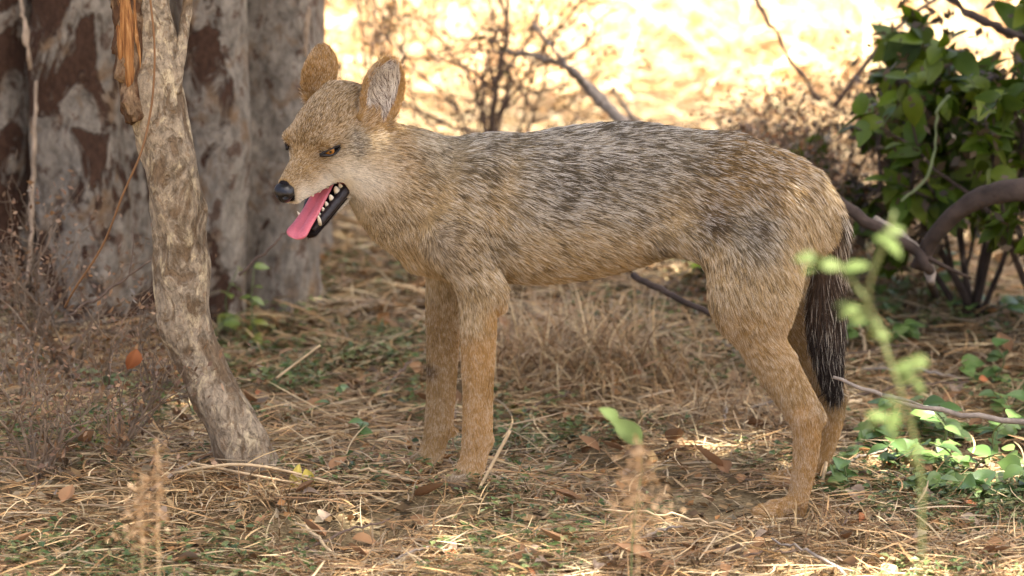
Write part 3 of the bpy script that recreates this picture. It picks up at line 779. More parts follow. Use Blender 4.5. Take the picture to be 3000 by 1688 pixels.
def coat_at(P):
    """returns colour, dark share, pale share, length (m), flow (unit)"""
    n = len(P)
    par = np.array([[*c, dk, pl, ln, fl[0], -fl[1]] for (x, y, c, dk, pl, ln, fl, w) in COAT])
    w = np.array([r[-1] for r in COAT]) * U
    d2 = (P[:, [0]] - _bx[None, :, 0]) ** 2 + (P[:, [2]] - _bx[None, :, 1]) ** 2
    W = np.exp(-d2 / (2 * (0.62 * w[None]) ** 2)) + 1e-9 / (d2 + 1e-4)
    A = (W @ par) / W.sum(1, keepdims=True)
    out = np.zeros((n, 9)); out[:, :6] = A[:, :6]; out[:, 6] = A[:, 6]; out[:, 8] = A[:, 7]
    # tail
    par = np.array([[*c, dk, pl, ln, fl[0], -fl[1]] for (x, y, c, dk, pl, ln, fl, w) in TAILC])
    w = np.array([r[-1] for r in TAILC]) * U
    d2 = (P[:, [0]] - _tx[None, :, 0]) ** 2 + (P[:, [2]] - _tx[None, :, 1]) ** 2
    W = np.exp(-d2 / (2 * (0.8 * w[None]) ** 2)) + 1e-9 / (d2 + 1e-4)
    A = (W @ par) / W.sum(1, keepdims=True)
    tx = 1500 + (P[:, 0]) / U
    edge = at(2378, 700, -0.02)[0] + 0.0
    isT = (P[:, 0] > edge) & (np.abs(P[:, 1] + 0.018) < 0.021) & (P[:, 2] < at(2400, 590, 0)[2]) & (P[:, 2] > at(2400, 1150, 0)[2])
    o2 = np.zeros((n, 9)); o2[:, :6] = A[:, :6]; o2[:, 6] = A[:, 6]; o2[:, 8] = A[:, 7]
    out[isT] = o2[isT]
    # head
    m, q = head_mask(P)
    q = q.copy(); sgn = np.sign(q[:, 1]); q[:, 1] = np.abs(q[:, 1])
    K = np.array([h[0] for h in HEADC], float); w = np.array([h[-1] for h in HEADC], float)
    par = np.array([[*c, dk, pl, ln, *fl] for (_, c, dk, pl, ln, fl, w_) in HEADC])
    d2 = ((q[:, None, :] - K[None]) ** 2).sum(2)
    W = np.exp(-d2 / (2 * (0.7 * w[None]) ** 2)) + 1e-5 / (d2 + 30.0)
    A = (W @ par) / W.sum(1, keepdims=True)
    fl = A[:, 6:7] * HF[None] + (A[:, 7] * sgn)[:, None] * HS[None] + A[:, 8:9] * HU[None]
    hh = np.concatenate([A[:, :6], fl], 1)
    out = out * (1 - m[:, None]) + hh * m[:, None]
    # ears: orange backs, pale inside
    for k, e in EARS.items():
        up = e["tip"] - e["base"]; L = np.linalg.norm(up); up = up / L
        v = P - e["base"]; t = v @ up
        rad = np.linalg.norm(v - t[:, None] * up, axis=1)
        inear = on_ear(P, k, (t > 0.002) & (t < L * 1.12) & (rad < 95 * U))
        out[inear, :3] = ORANGE * (0.92)
        out[inear, 3] = 0.12; out[inear, 4] = 0.18; out[inear, 5] = 6
        out[inear, 6:9] = up
    f = out[:, 6:9]; f /= np.linalg.norm(f, axis=1, keepdims=True) + 1e-9
    return np.clip(out[:, :3], 0, 1), out[:, 3], out[:, 4], out[:, 5] * 0.001, f

_ekd = {}
for _k, e in EARS.items():
    _pp = ear_points(e["base"], e["tip"], e["face"], (70 if _k == "near" else 62) * U)
    _t = kdtree.KDTree(len(_pp))
    for _i, _p in enumerate(_pp): _t.insert(_p, _i)
    _t.balance(); _ekd[_k] = _t
def on_ear(P, k, m):
    """of the points picked by m, those within the thickness of ear k"""
    out = m.copy(); idx = np.nonzero(m)[0]
    for i in idx: out[i] = _ekd[k].find(P[i])[2] < 10.5 * U
    return out

def ear_inside(P, N):
    m = np.zeros(len(P), bool)
    for k, e in EARS.items():
        up = e["tip"] - e["base"]; L = np.linalg.norm(up); up = up / L
        fc = np.asarray(e["face"], float); fc = fc - up * (fc @ up); fc /= np.linalg.norm(fc)
        v = P - e["base"]; t = v @ up; rad = np.linalg.norm(v - t[:, None] * up, axis=1)
        wd = np.cross(up, fc); ww = (70 if k == "near" else 62) * U * np.interp(t / L, [0, .2, .45, .65, .8, .9, .96, 1], [.74, .92, 1, .90, .70, .48, .28, .1])
        m |= on_ear(P, k, (t > -0.004) & (t < L * 0.88) & (np.abs(v @ wd) < ww * .84) & (N @ fc > 0.25))
    return m

def bare(P):
    """nose pad, lips, mouth lining, eyelids: no hair"""
    q = to_head(P); a = np.abs(q[:, 1])
    nose = (q[:, 0] > 146) & (q[:, 2] > -100) & (q[:, 2] < -30) & (a < 60)
    up_lip = -100 - 0.10 * (q[:, 0] + 60)
    mouth = (q[:, 0] > -92) & (q[:, 0] < 130) & (q[:, 2] < -103 - 0.03 * (q[:, 0] + 60) ) & (q[:, 2] > -150 - 0.49 * (q[:, 0] + 80) - 14)
    mouth &= (a < 62)
    inner = mouth
    lip = (a < 58) & (q[:, 0] > -70) & (q[:, 0] < 110) & (np.abs(q[:, 2] - (-150 - 0.49 * (q[:, 0] + 80))) < 26)
    eye = ((q[:, 0] - 2) ** 2 / 28 ** 2 + (q[:, 2] - 7) ** 2 / 13 ** 2 < 1) & (a > 50) & (a < 110)
    return nose, inner, lip, eye

# body skin
jackal = empty("jackal", at(1830, 1440, -0.01) * np.array([1, 1, 0]), label="tan and grizzled grey jackal standing side-on, panting with pink tongue out", cat="jackal")
cc, dk, pl, ln, fl = coat_at(BV)
skin = cc * (1 - dk[:, None] * 0.55) * 0.62
nose_m, inner_m, lip_m, eye_m = bare(BV)
skin[ear_inside(BV, BN)] = lin(176, 150, 128)
skin[inner_m] = lin(96, 40, 42)
skin[lip_m | nose_m | eye_m] = lin(24, 20, 22)
m_skin = mat_tint("jackal_skin", rough=0.8, spec=0.15)
body = link("body", mesh_np("body", BV, BQ, skin), m_skin, jackal)

def make_fur(total=520000):
    P = BV[BQ]                                           # (m,4,3)
    n = np.cross(P[:, 2] - P[:, 0], P[:, 3] - P[:, 1]); area = np.linalg.norm(n, axis=1) * 0.5
    C = P.mean(1)
    c0, d0, p0, l0, f0 = coat_at(C)
    dens = area * np.clip(0.020 / (l0 + 0.002), 0.55, 3.0)
    dens = dens * np.where(C[:, 1] > 0.05, 0.6, 1.0)
    a, b_, c_, e_ = bare(C)
    dens[a | b_ | c_ | e_] = 0
    ear_in = ear_inside(C, n / (2 * area[:, None] + 1e-12)); dens[ear_in] *= 0.6
    g = np.random.default_rng(5)
    pick = g.choice(len(BQ), total, p=dens / dens.sum())
    u, v = g.random(total)[:, None], g.random(total)[:, None]
    q = P[pick]
    root = (q[:, 0] * (1 - u) + q[:, 1] * u) * (1 - v) + (q[:, 3] * (1 - u) + q[:, 2] * u) * v
    NN = BN[BQ[pick]]
    N = (NN[:, 0] * (1 - u) + NN[:, 1] * u) * (1 - v) + (NN[:, 3] * (1 - u) + NN[:, 2] * u) * v
    N /= np.linalg.norm(N, axis=1, keepdims=True)
    c, dk, pl, ln, fl = coat_at(root)
    # wander of the flow
    jit = np.stack([noise3(root + k * 3.1, 30) - 0.5 for k in range(3)], 1) * 0.45 + g.normal(0, 0.15, (total, 3))
    T = fl + jit
    T -= N * (T * N).sum(1, keepdims=True); T /= np.linalg.norm(T, axis=1, keepdims=True) + 1e-9
    ein = ear_inside(root, N)
    ln = ln * g.uniform(0.65, 1.2, total)
    lift = g.uniform(0.14, 0.36, total)[:, None]
    ln[ein] = g.uniform(0.012, 0.026, ein.sum())
    for e in EARS.values():                              # long pale hair fanning across the ear opening
        up = e["tip"] - e["base"]; up = up / np.linalg.norm(up)
        near = ein & (np.linalg.norm(root - e["base"], axis=1) < 0.09)
        fc = np.asarray(e["face"], float); wd = np.cross(up, fc); wd /= np.linalg.norm(wd)
        s = np.sign((root[near] - e["base"]) @ wd)
        T[near] = up * 0.75 + wd[None] * (-s[:, None]) * 0.55 + g.normal(0, .15, (near.sum(), 3)); 
        T[near] -= N[near] * (T[near] * N[near]).sum(1, keepdims=True); T[near] /= np.linalg.norm(T[near], axis=1, keepdims=True) + 1e-9
    K = 4
    ln = ln * np.where(ein, 0.7, np.interp(ln, [0.004, 0.008, 0.020], [1.25, 1.05, 0.72]))
    short = np.interp(ln, [0.005, 0.012], [1.0, 0.0])[:, None]
    lift = lift * (1 + 0.9 * short)
    s = np.linspace(0, 1, K)[None, :, None]
    D0 = T * (1 - lift * 0.2) + N * lift * 1.3; D0 /= np.linalg.norm(D0, axis=1, keepdims=True)
    D1 = T + N * (lift * 0.25) + np.array([0, 0, -0.12]); D1 /= np.linalg.norm(D1, axis=1, keepdims=True)
    L = ln[:, None, None]
    path = root[:, None] - N[:, None] * 0.0003 + L * (D0[:, None] * (s - s * s * 0.5) + D1[:, None] * (s * s * 0.5))
    # clumps: tips lean towards a neighbour's tip
    nc = total // 7
    kd = kdtree.KDTree(nc)
    for i in range(nc): kd.insert(root[i], i)
    kd.balance()
    near = np.array([kd.find(r)[1] for r in root])
    d = path[near] - path
    far_ = np.linalg.norm(root[near] - root, axis=1) > 0.012
    d[far_] = 0
    path += d * (s ** 1.4) * 0.26
    # colour bands along the hair
    kind = g.random(total) + (noise3(root, 170) - 0.5) * 0.40 + (noise3(root + 7.7, 45) - 0.5) * 0.25
    kind = np.where(head_mask(root)[0] > .5, kind, 0.65 * kind + 0.35 * kind[near])
    srt = kind
    dkk = np.where(ln < .0085, dk, dk + .07) + .24 * head_mask(root)[0] * (c.mean(1) < .42)
    dark = srt < (dkk * 0.80 + 0.04)
    pale = srt > (1 - pl * 0.62 - 0.12)
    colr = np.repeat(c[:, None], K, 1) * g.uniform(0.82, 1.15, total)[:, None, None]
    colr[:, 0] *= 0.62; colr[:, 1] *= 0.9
    sv = (np.clip((dk - .30) / .25, 0, 1) * (c.mean(1) > .16))[:, None]
    pc = (CREAM * 0.60 + c * 0.55) * (1 - sv) + lin(214, 206, 192) * sv
    dkc = c * np.interp(dkk, [.1, .4], [.60, .30])[:, None] + BLACK * np.interp(dkk, [.1, .4], [.2, .55])[:, None]
    colr[dark, 1] *= 0.75
    colr[dark, 2] = dkc[dark]; colr[dark, 3] = dkc[dark] * 0.8
    colr[pale, 2] = pc[pale]; colr[pale, 3] = pc[pale]
    ec = np.where((g.random(total) < 0.32)[:, None], lin(110, 88, 74), lin(222, 212, 196))
    colr[ein] = ec[ein][:, None] * np.array([.7, .95, 1, 1])[None, :, None]
    rad = 0.00025 * np.clip(ln / 0.02, 0.55, 1.25)
    radii = rad[:, None] * np.array([1.0, 1.0, 0.8, 0.15])[None]
    cd = bpy.data.hair_curves.new("fur")
    cd.add_curves([K] * total)
    cd.attributes["position"].data.foreach_set("vector", path.astype(np.float32).ravel())
    ra = cd.attributes.get("radius") or cd.attributes.new("radius", 'FLOAT', 'POINT')
    ra.data.foreach_set("value", radii.astype(np.float32).ravel())
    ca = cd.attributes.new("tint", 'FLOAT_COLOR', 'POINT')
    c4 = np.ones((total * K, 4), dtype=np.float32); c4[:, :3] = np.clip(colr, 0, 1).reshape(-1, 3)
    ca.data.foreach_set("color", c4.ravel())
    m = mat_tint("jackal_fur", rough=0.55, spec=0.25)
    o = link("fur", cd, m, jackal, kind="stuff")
    return o
fur = make_fur()

# eyes, nose, tongue, teeth, lip
m_iris, nt, b = mat_new("amber_eye")
tc = nt.nodes.new("ShaderNodeTexCoord"); sx = nt.nodes.new("ShaderNodeVectorMath"); sx.operation = 'LENGTH'
cx = nt.nodes.new("ShaderNodeSeparateXYZ"); cb = nt.nodes.new("ShaderNodeCombineXYZ")
nt.links.new(tc.outputs["Object"], cx.inputs[0]); nt.links.new(cx.outputs[0], cb.inputs[0]); nt.links.new(cx.outputs[1], cb.inputs[1]); nt.links.new(cb.outputs[0], sx.inputs[0])
rp = nt.nodes.new("ShaderNodeValToRGB"); rp.color_ramp.interpolation = 'EASE'
mp = nt.nodes.new("ShaderNodeMath"); mp.operation = 'MULTIPLY'; mp.inputs[1].default_value = 100.0
nt.links.new(sx.outputs["Value"], mp.inputs[0]); nt.links.new(mp.outputs[0], rp.inputs["Fac"])
cr = rp.color_ramp
cr.elements[0].position = 0.0; cr.elements[0].color = (0.004, 0.003, 0.003, 1)
cr.elements[1].position = 1.0; cr.elements[1].color = (0.01, 0.008, 0.008, 1)
for pos, cl in ((0.15, (0.006, 0.004, 0.003, 1)), (0.21, (0.26, 0.10, 0.014, 1)), (0.54, (0.30, 0.12, 0.016, 1)), (0.62, (0.02, 0.01, 0.008, 1))):
    e = cr.elements.new(pos); e.color = cl
nt.links.new(rp.outputs["Color"], b.inputs["Base Color"]); b.inputs["Roughness"].default_value = 0.08; b.inputs["Coat Weight"].default_value = 0.5
for s in (1, -1):
    bm = bmesh.new(); bmesh.ops.create_uvsphere(bm, u_segments=24, v_segments=16, radius=19 * U)
    me = bpy.data.meshes.new("eye"); bm.to_mesh(me); bm.free()
    for p in me.polygons: p.use_smooth = True
    me.materials.append(m_iris)
    o = bpy.data.objects.new("eye", me); col.objects.link(o); o.parent = jackal; o.matrix_parent_inverse = WM(jackal).inverted()
    o.location = hd(3, s * 65, 8)
    look = HF * 0.62 + HS * s * 0.78 + HU * 0.02
    o.rotation_euler = Vector(look).to_track_quat('Z', 'Y').to_euler()

def lids():
    bl = mat_plain("eyelid_black", lin(26, 20, 18), rough=0.45, spec=0.4, var=0.2)
    for s in (1, -1):
        bg_ = Bag()
        up = [hd(38, s * 58, 7), hd(22, s * 73, 15), hd(3, s * 82, 17.5), hd(-18, s * 86, 14), hd(-44, s * 86, 8)]
        dn = [hd(38, s * 58, 7), hd(20, s * 74, -1), hd(3, s * 82, -4), hd(-16, s * 85, -1), hd(-40, s * 86, 7)]
        bg_.tube(smooth_path(up, 14), np.interp(np.linspace(0, 1, 14), [0, .3, .7, 1], [4.5, 4, 3, 1.5]) * U, 6)
        bg_.tube(smooth_path(dn, 14), np.interp(np.linspace(0, 1, 14), [0, .3, .7, 1], [5.5, 4, 3, 1.5]) * U, 6)
        link("eyelid", bg_.mesh("eyelid"), bl, jackal)
lids()

m_nose = mat_plain("wet_nose", lin(22, 20, 22), rough=0.28, spec=0.5, bump=0.22, bscale=420, var=0.3, vscale=80)
def nose():
    xs = np.arange(-48, 49, 2.6) * U
    f = Field(xs, xs, xs)
    I = np.eye(3)
    f.ell((0, 0, 2 * U), I, np.array([24, 33, 22]) * U, 0.004)
    f.ell((-10 * U, 0, 12 * U), I, np.array([22, 26, 14]) * U, 0.006)
    f.ell((-2 * U, 0, -17 * U), I, np.array([18, 16, 14]) * U, 0.006)
    for s in (1, -1):
        f.ell((20 * U, s * 17 * U, -3 * U), I, np.array([12, 9, 6.5]) * U, 0.002, carve=True)
        f.ell((10 * U, s * 31 * U, -7 * U), I, np.array([16, 7, 4]) * U, 0.002, carve=True)
    f.ell((24 * U, 0, -16 * U), I, np.array([8, 1.8, 16]) * U, 0.0015, carve=True)
    V, Q = f.mesh()
    V = hd(158, 0, -66) + V @ HAX
    return link("nose", mesh_np("nose", V, Q), m_nose, jackal)
nose()

m_tongue = mat_plain("tongue_pink", lin(206, 108, 120), rough=0.36, spec=0.5, bump=0.35, bscale=300, var=0.14, vscale=40)
def tongue():
    ctr = smooth_path([hd(-60, 0, -128), hd(0, 0, -160), hd(55, 0, -188), hd(98, 0, -204), hd(126, 0, -214), hd(140, 0, -228)], 64)
    t = np.linspace(0, 1, 64)
    w = np.interp(t, [0, .3, .6, .75], [26, 28, 32, 36]) * U * np.sqrt(np.clip(1 - (np.clip(t - .80, 0, 1) / .205) ** 2, 0.0, 1))
    T = np.gradient(ctr, axis=0); T /= np.linalg.norm(T, axis=1, keepdims=True)
    Vs, n = [], 20
    for i in range(64):
        nn = np.cross(T[i], HS); nn /= np.linalg.norm(nn)
        if nn @ HU < 0: nn = -nn
        for k in range(n):
            a = 2 * math.pi * k / n
            x, y = math.cos(a), math.sin(a)
            z = 6.5 * U * y
            if y > 0: z += -5 * U * math.exp(-(x / .22) ** 2) + 3.5 * U * abs(x)
            Vs.append(ctr[i] + HS * w[i] * x + nn * z)
    Vs = np.array(Vs)
    i = np.arange(63)[:, None] * n; j = np.arange(n)[None]; j2 = (j + 1) % n
    Q = np.stack([i + j, i + j2, i + n + j2, i + n + j], -1).reshape(-1, 4)
    Vs = np.concatenate([Vs, ctr[-1:] + T[-1:] * 0.5 * U]); e = 63 * n; k = np.arange(n)
    Q = np.concatenate([Q, np.stack([e + k, e + (k + 1) % n, np.full(n, len(Vs) - 1), np.full(n, len(Vs) - 1)], 1)])
    link("tongue", mesh_mixed("tongue", Vs, Q), m_tongue, jackal)
tongue()

m_tooth = mat_plain("tooth_ivory", lin(232, 222, 200), rough=0.3, spec=0.5, var=0.06)
m_lip = mat_plain("lip_black", lin(34, 28, 30), rough=0.42, spec=0.45, bump=0.5, bscale=260, var=0.3, vscale=60)
def jaw_line(s, t):
    """lower gum line from the mouth corner (t=0) to the jaw tip (t=1)"""
    p = smooth_path([(-84, 52, -136), (-50, 48, -152), (0, 37, -177), (45, 26, -200), (76, 15, -216)], 60)[int(round(t * 59))]
    return hd(p[0], s * p[1], p[2])
def teeth():
    for s in (1, -1):
        for t, h, w in ((.20, 17, 9.5), (.31, 22, 11), (.42, 18, 9), (.52, 15, 7), (.61, 13, 6), (.70, 11, 5), (.87, 30, 6.5)):
            b0 = jaw_line(s, t) + HS * s * (-9 if t < .8 else (13 if s > 0 else 4)) * U - HU * 4 * U
            w *= 0.95; h *= 1.2; axis = HU * 0.92 + HF * 0.30 + HS * s * (0.10 if t < .8 else 0.22)
            axis = axis / np.linalg.norm(axis)
            path = [b0 - axis * 5 * U, b0 + axis * h * .45 * U, b0 + axis * h * .8 * U, b0 + axis * h * U]
            V, Q = tube_arrays(path, np.array([w, w * .9, w * .5, w * .12]) * U, 7)
            link("tooth", mesh_mixed("tooth", V, Q), m_tooth, jackal)
        for t, h, w in ((.30, 16, 9), (.48, 12, 7), (.64, 10, 6)):       # upper cheek teeth
            p = np.array([-60 + 190 * t, s * (40 - 22 * t), -112 - 4 * t]); b0 = hd(*p)
            V, Q = tube_arrays([b0 + HU * 8 * U, b0 - HU * h * .5 * U, b0 - HU * h * U], np.array([w, w * .8, w * .15]) * U, 7)
            link("tooth", mesh_mixed("tooth", V, Q), m_tooth, jackal)
teeth()
def lips():
    for s in (1, -1):
        path = np.array([jaw_line(s, t) for t in np.linspace(0, 1, 26)]) - HU * 12 * U + HS * s * 3 * U
        path = np.concatenate([[hd(-88, s * 54, -118)], [hd(-92, s * 55, -130)], path])
        r = np.interp(np.linspace(0, 1, len(path)), [0, .08, .3, .75, 1], [5, 11, 16.5, 13.5, 8]) * U
        V, Q = tube_arrays(path, r, 10)
        V += (noise3(V, 420)[:, None] - 0.5) * 0.0022
        link("lip", mesh_mixed("lip", V, Q), m_lip, jackal)
        up = smooth_path([hd(-90, s * 54, -120), hd(-55, s * 52, -112), hd(0, s * 44, -112), hd(60, s * 34, -108), hd(120, s * 22, -104), hd(142, s * 10, -100)], 20)
        V, Q = tube_arrays(up, np.interp(np.linspace(0, 1, 20), [0, .15, .4, 1], [8, 10, 6, 3]) * U, 8)
        link("lip", mesh_mixed("lip", V, Q), m_lip, jackal)
lips()
# =================================================================== litter and grass (nobody could count these)
m_straw = mat_tint("dry_straw", rough=.6, spec=.3, translucent=.08)
m_bits = mat_tint("leaf_bits", rough=.8, spec=.15)
m_weed = mat_tint("weed_leaf", rough=.45, spec=.35, translucent=.25)

def frame_mask(x, y, pad=260):
    p = to_px(np.stack([x, y, gz(x, y)], -1))
    return (p[:, 0] > -pad) & (p[:, 0] < 3000 + pad)

STRAW = np.array([lin(196, 164, 122), lin(178, 140, 98), lin(160, 124, 86), lin(160, 134, 106), lin(208, 182, 144), lin(136, 102, 72), lin(168, 146, 120)]) * np.array([.98, 1.015, .94])
def straw(name, n, x0, x1, y0, y1, lmin, lmax, wid, tilt, seed, bright=1.0, density=None, k=5):
    g = np.random.default_rng(seed)
    x, y = g.uniform(x0, x1, n), g.uniform(y0, y1, n)
    m = frame_mask(x, y)
    if density is not None: m &= g.random(n) < density(x, y)
    x, y = x[m], y[m]; n = len(x)
    az = g.uniform(0, 2 * np.pi, n); el = np.abs(g.normal(0, tilt, n)) + .03
    L = g.uniform(lmin, lmax, n) * g.uniform(.4, 1, n)
    z = gz(x, y) + g.exponential(.006, n) + .001
    s = np.linspace(0, 1, k)[None]
    az2 = az[:, None] + (g.normal(0, .55, n)[:, None]) * s
    e2 = el[:, None] - g.uniform(0, 1.2, n)[:, None] * el[:, None] * s * 1.5
    st = np.stack([np.cos(az2) * np.cos(e2), np.sin(az2) * np.cos(e2), np.sin(e2)], -1) * (L[:, None, None] / (k - 1))
    p = np.cumsum(st, 1) - st[:, :1] + np.stack([x, y, z], -1)[:, None]
    gzp = gz(p[..., 0].ravel(), p[..., 1].ravel()).reshape(p.shape[:2])
    p[..., 2] = np.maximum(p[..., 2], gzp + .0015)
    # trodden bare soil and the hind paws stay clear
    q = to_px(p); bad = np.zeros(n, bool)
    for (cx, cy, rx, ry) in ((2080, 1488, 190, 40), (980, 1560, 170, 42), (2285, 1496, 95, 40)):
        bad |= ((((q[..., 0] - cx) / rx) ** 2 + ((q[..., 1] - cy) / ry) ** 2) < 1).any(1)
    keep = ~bad | (g.random(n) < .12)
    p, az, n = p[keep], az[keep], int(keep.sum())
    w = wid * g.uniform(.5, 1.4, n)[:, None] * np.array([.8] + [1] * (k - 2) + [.25])[None]
    side = np.stack([-np.sin(az), np.cos(az), g.normal(0, .5, n)], -1); side /= np.linalg.norm(side, axis=1, keepdims=True)
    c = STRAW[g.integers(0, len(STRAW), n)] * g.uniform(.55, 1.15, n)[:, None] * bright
    V, Q, C = ribbons(p, w, side, c)
    return link(name, mesh_np(name, V, Q, np.clip(C, 0, 1)), m_straw, kind="stuff", cat="grass", label=None)

def dens(x, y):
    p = to_px(np.stack([x, y, x * 0], -1))
    nz_ = noise3(np.stack([x, y, x * 0 + 2], -1), 5.0)
    d = np.clip(.25 + 1.5 * (nz_ - .30), .12, 1)
    for (cx, cy, rx, ry, v) in ((2090, 1482, 240, 66, .02), (980, 1560, 210, 66, .04), (2050, 1560, 260, 40, .5), (760, 1280, 200, 80, .35), (1150, 1180, 140, 90, .35)):
        k = np.exp(-((p[:, 0] - cx) / rx) ** 2 - ((p[:, 1] - cy) / ry) ** 2)
        d = d * (1 - k) + v * k
    for (cx, cy, rx, ry, v) in ((1650, 1080, 260, 160, 1.), (2150, 1200, 300, 140, 1.), (1500, 1640, 900, 70, 1.)):
        k = np.exp(-((p[:, 0] - cx) / rx) ** 2 - ((p[:, 1] - cy) / ry) ** 2)
        d = np.maximum(d, v * k)
    return d
o = straw("dry_grass_litter", 60000, -.95, .95, -.75, .75, .035, .13, .0020, .17, 21, bright=1.25, density=dens); o["label"] = "trampled straw and dry grass stems lying around the paws"
o = straw("dry_grass_litter", 26000, -1.2, 1.3, .75, 2.75, .05, .17, .0028, .24, 22, bright=1.1); o["label"] = "dim dry grass litter in the shade behind the animal"
o = straw("dry_grass_field", 42000, -1.7, 1.9, 2.65, 6.5, .10, .26, .0060, .65, 23, bright=1.7); o["label"] = "sunlit pale dry grass field beyond the shade"  # same straw colours, brightened so the field reads as glaring in sun

def bits(name, n, x0, x1, y0, y1, smin, smax, pal, seed, label, density=None, mat=None):
    """crumbs of dead leaf: small folded flakes"""
    g = np.random.default_rng(seed)
    x, y = g.uniform(x0, x1, n), g.uniform(y0, y1, n)
    m = frame_mask(x, y)
    if density is not None: m &= g.random(n) < density(x, y)
    x, y = x[m], y[m]; n = len(x)
    c = np.stack([x, y, gz(x, y) + g.exponential(.004, n) + .002], -1)
    up = g.normal(0, .38, (n, 3)) + np.array([0, 0, 1.]); up /= np.linalg.norm(up, axis=1, keepdims=True)
    d = g.normal(size=(n, 3)); d -= up * (d * up).sum(1, keepdims=True); d /= np.linalg.norm(d, axis=1, keepdims=True)
    s = np.cross(up, d)
    L = g.uniform(smin, smax, n)[:, None]; W = L * g.uniform(.2, .45, n)[:, None]; cu = g.uniform(-.1, .45, n)[:, None] * L
    V = np.stack([c - d * L * .5 + up * cu * .3, c + s * W + up * cu * .6, c + d * L * .5 + up * cu * .5, c - s * W + up * cu * .6, c], 1)
    V[..., 2] = np.maximum(V[..., 2], gz(V[..., 0].ravel(), V[..., 1].ravel()).reshape(n, 5) + .001)
    b = np.arange(n)[:, None] * 5
    Q = np.concatenate([b + np.array([[0, 4, 1]]), b + np.array([[4, 2, 1]]), b + np.array([[0, 3, 4]]), b + np.array([[4, 3, 2]])])
    P_ = np.array(pal); C = np.repeat(P_[g.integers(0, len(P_), n)] * YEL * g.uniform(.6, 1.2, n)[:, None], 5, 0)
    return link(name, mesh_np(name, V.reshape(-1, 3), Q, np.clip(C, 0, 1), smooth=False), mat or m_bits, kind="stuff", label=label, cat="leaf litter")
YEL = np.array([.98, 1.015, .94])
BROWN = [lin(136, 110, 80), lin(152, 122, 88), lin(112, 90, 66), lin(166, 138, 102), lin(156, 138, 114), lin(160, 116, 76), lin(86, 68, 52)]
bits("leaf_litter", 10000, -.95, .95, -.75, .8, .008, .022, BROWN, 31, "brown crumbled leaf litter on the soil around the paws", lambda x, y: .15 + .85 * (1 - dens(x, y)) * (noise3(np.stack([x, y, x * 0], -1), 11) + .35))
bits("leaf_litter", 15000, -1.2, 1.3, .7, 2.8, .010, .030, BROWN, 32, "brown leaf litter in the deep shade under the bushes")

def weeds(n, seed):
    """tiny green herbs in the litter"""
    g = np.random.default_rng(seed)
    x, y = g.uniform(-1.0, 1.0, n), g.uniform(-.7, 1.4, n)
    pch = noise3(np.stack([x, y, x * 0 + 9], -1), 6.0)
    p = to_px(np.stack([x, y, x * 0], -1))
    k = np.zeros(n)
    for (cx, cy, rx, ry, v) in ((850, 1180, 190, 110, 1.1), (1150, 1080, 130, 160, 1.), (330, 1280, 240, 130, .8), (1560, 1230, 160, 60, .5), (300, 1620, 330, 70, .8), (2750, 1480, 330, 120, 1.0), (2600, 950, 300, 150, .7), (1100, 1640, 500, 60, .4), (1950, 1650, 400, 50, .5)):
        k = np.maximum(k, v * np.exp(-((p[:, 0] - cx) / rx) ** 2 - ((p[:, 1] - cy) / ry) ** 2))
    m = frame_mask(x, y) & (g.random(n) < np.clip((pch - .42) * 1.2, 0, .35) + .75 * k * (pch > .36))
    x, y = x[m], y[m]; n = len(x)
    nl = 6
    c0 = np.stack([x, y, gz(x, y)], -1)
    c = np.repeat(c0, nl, 0) + np.stack([g.normal(0, .006, n * nl), g.normal(0, .006, n * nl), g.uniform(.002, .028, n * nl)], -1)
    N_ = n * nl
    az = g.uniform(0, 2 * np.pi, N_); d = np.stack([np.cos(az), np.sin(az), g.uniform(-.3, .5, N_)], -1); d /= np.linalg.norm(d, axis=1, keepdims=True)
    up = np.array([0, 0, 1.]) + g.normal(0, .3, (N_, 3)); s = np.cross(up, d); s /= np.linalg.norm(s, axis=1, keepdims=True); up = np.cross(d, s)
    L = g.uniform(.007, .016, N_)[:, None]; W = L * g.uniform(.18, .36, N_)[:, None]
    V = np.stack([c, c + d * L * .5 + s * W + up * W * .25, c + d * L - up * L * .1, c + d * L * .5 - s * W + up * W * .25], 1).reshape(-1, 3)
    Q = np.arange(N_ * 4).reshape(-1, 4)
    pal = np.array([lin(104, 122, 66), lin(128, 138, 84), lin(84, 104, 62), lin(146, 140, 92)])
    C = np.repeat(pal[g.integers(0, 4, N_)] * g.uniform(.6, 1.15, N_)[:, None], 4, 0)
    link("weed_cover", mesh_np("weed_cover", V, Q, C, smooth=False), m_weed, kind="stuff", label="tiny green herbs sprouting through the dry litter", cat="weeds")
weeds(16000, 41)

# =================================================================== leaves, twigs
def leaf_mesh(name, L, W, curl, fold, c0, c1, seed, tip=1.0, nseg=7):
    """a leaf blade 5 points across, lying along +X from its stalk, folded on the midrib"""
    g = np.random.default_rng(seed)
    t = np.linspace(0, 1, nseg)
    wd = W * np.sin(np.pi * np.clip(t, 0, 1) ** .85) ** .8 * (1 - .25 * t * tip)
    wd[0] = W * .06; wd[-1] = W * .02
    V, C = [], []
    for i, q in enumerate(t):
        x = L * q; z = -curl * L * q * q
        for s in (-1, -.5, 0, .5, 1):
            V.append((x * (1 - .10 * curl * q), s * wd[i], z + fold * abs(s) * wd[i] - .35 * curl * (s * s) * wd[i] + g.normal(0, .012) * W))
            C.append(np.asarray(c0) * (1 - q) + np.asarray(c1) * q if abs(s) > .2 else (np.asarray(c0) * 1.15))
    V = np.array(V)
    Q = []
    for i in range(nseg - 1):
        for j in range(4): a = i * 5 + j; Q.append((a, a + 1, a + 6, a + 5))
    return mesh_np(name, V, np.array(Q), np.clip(np.array(C), 0, 1))

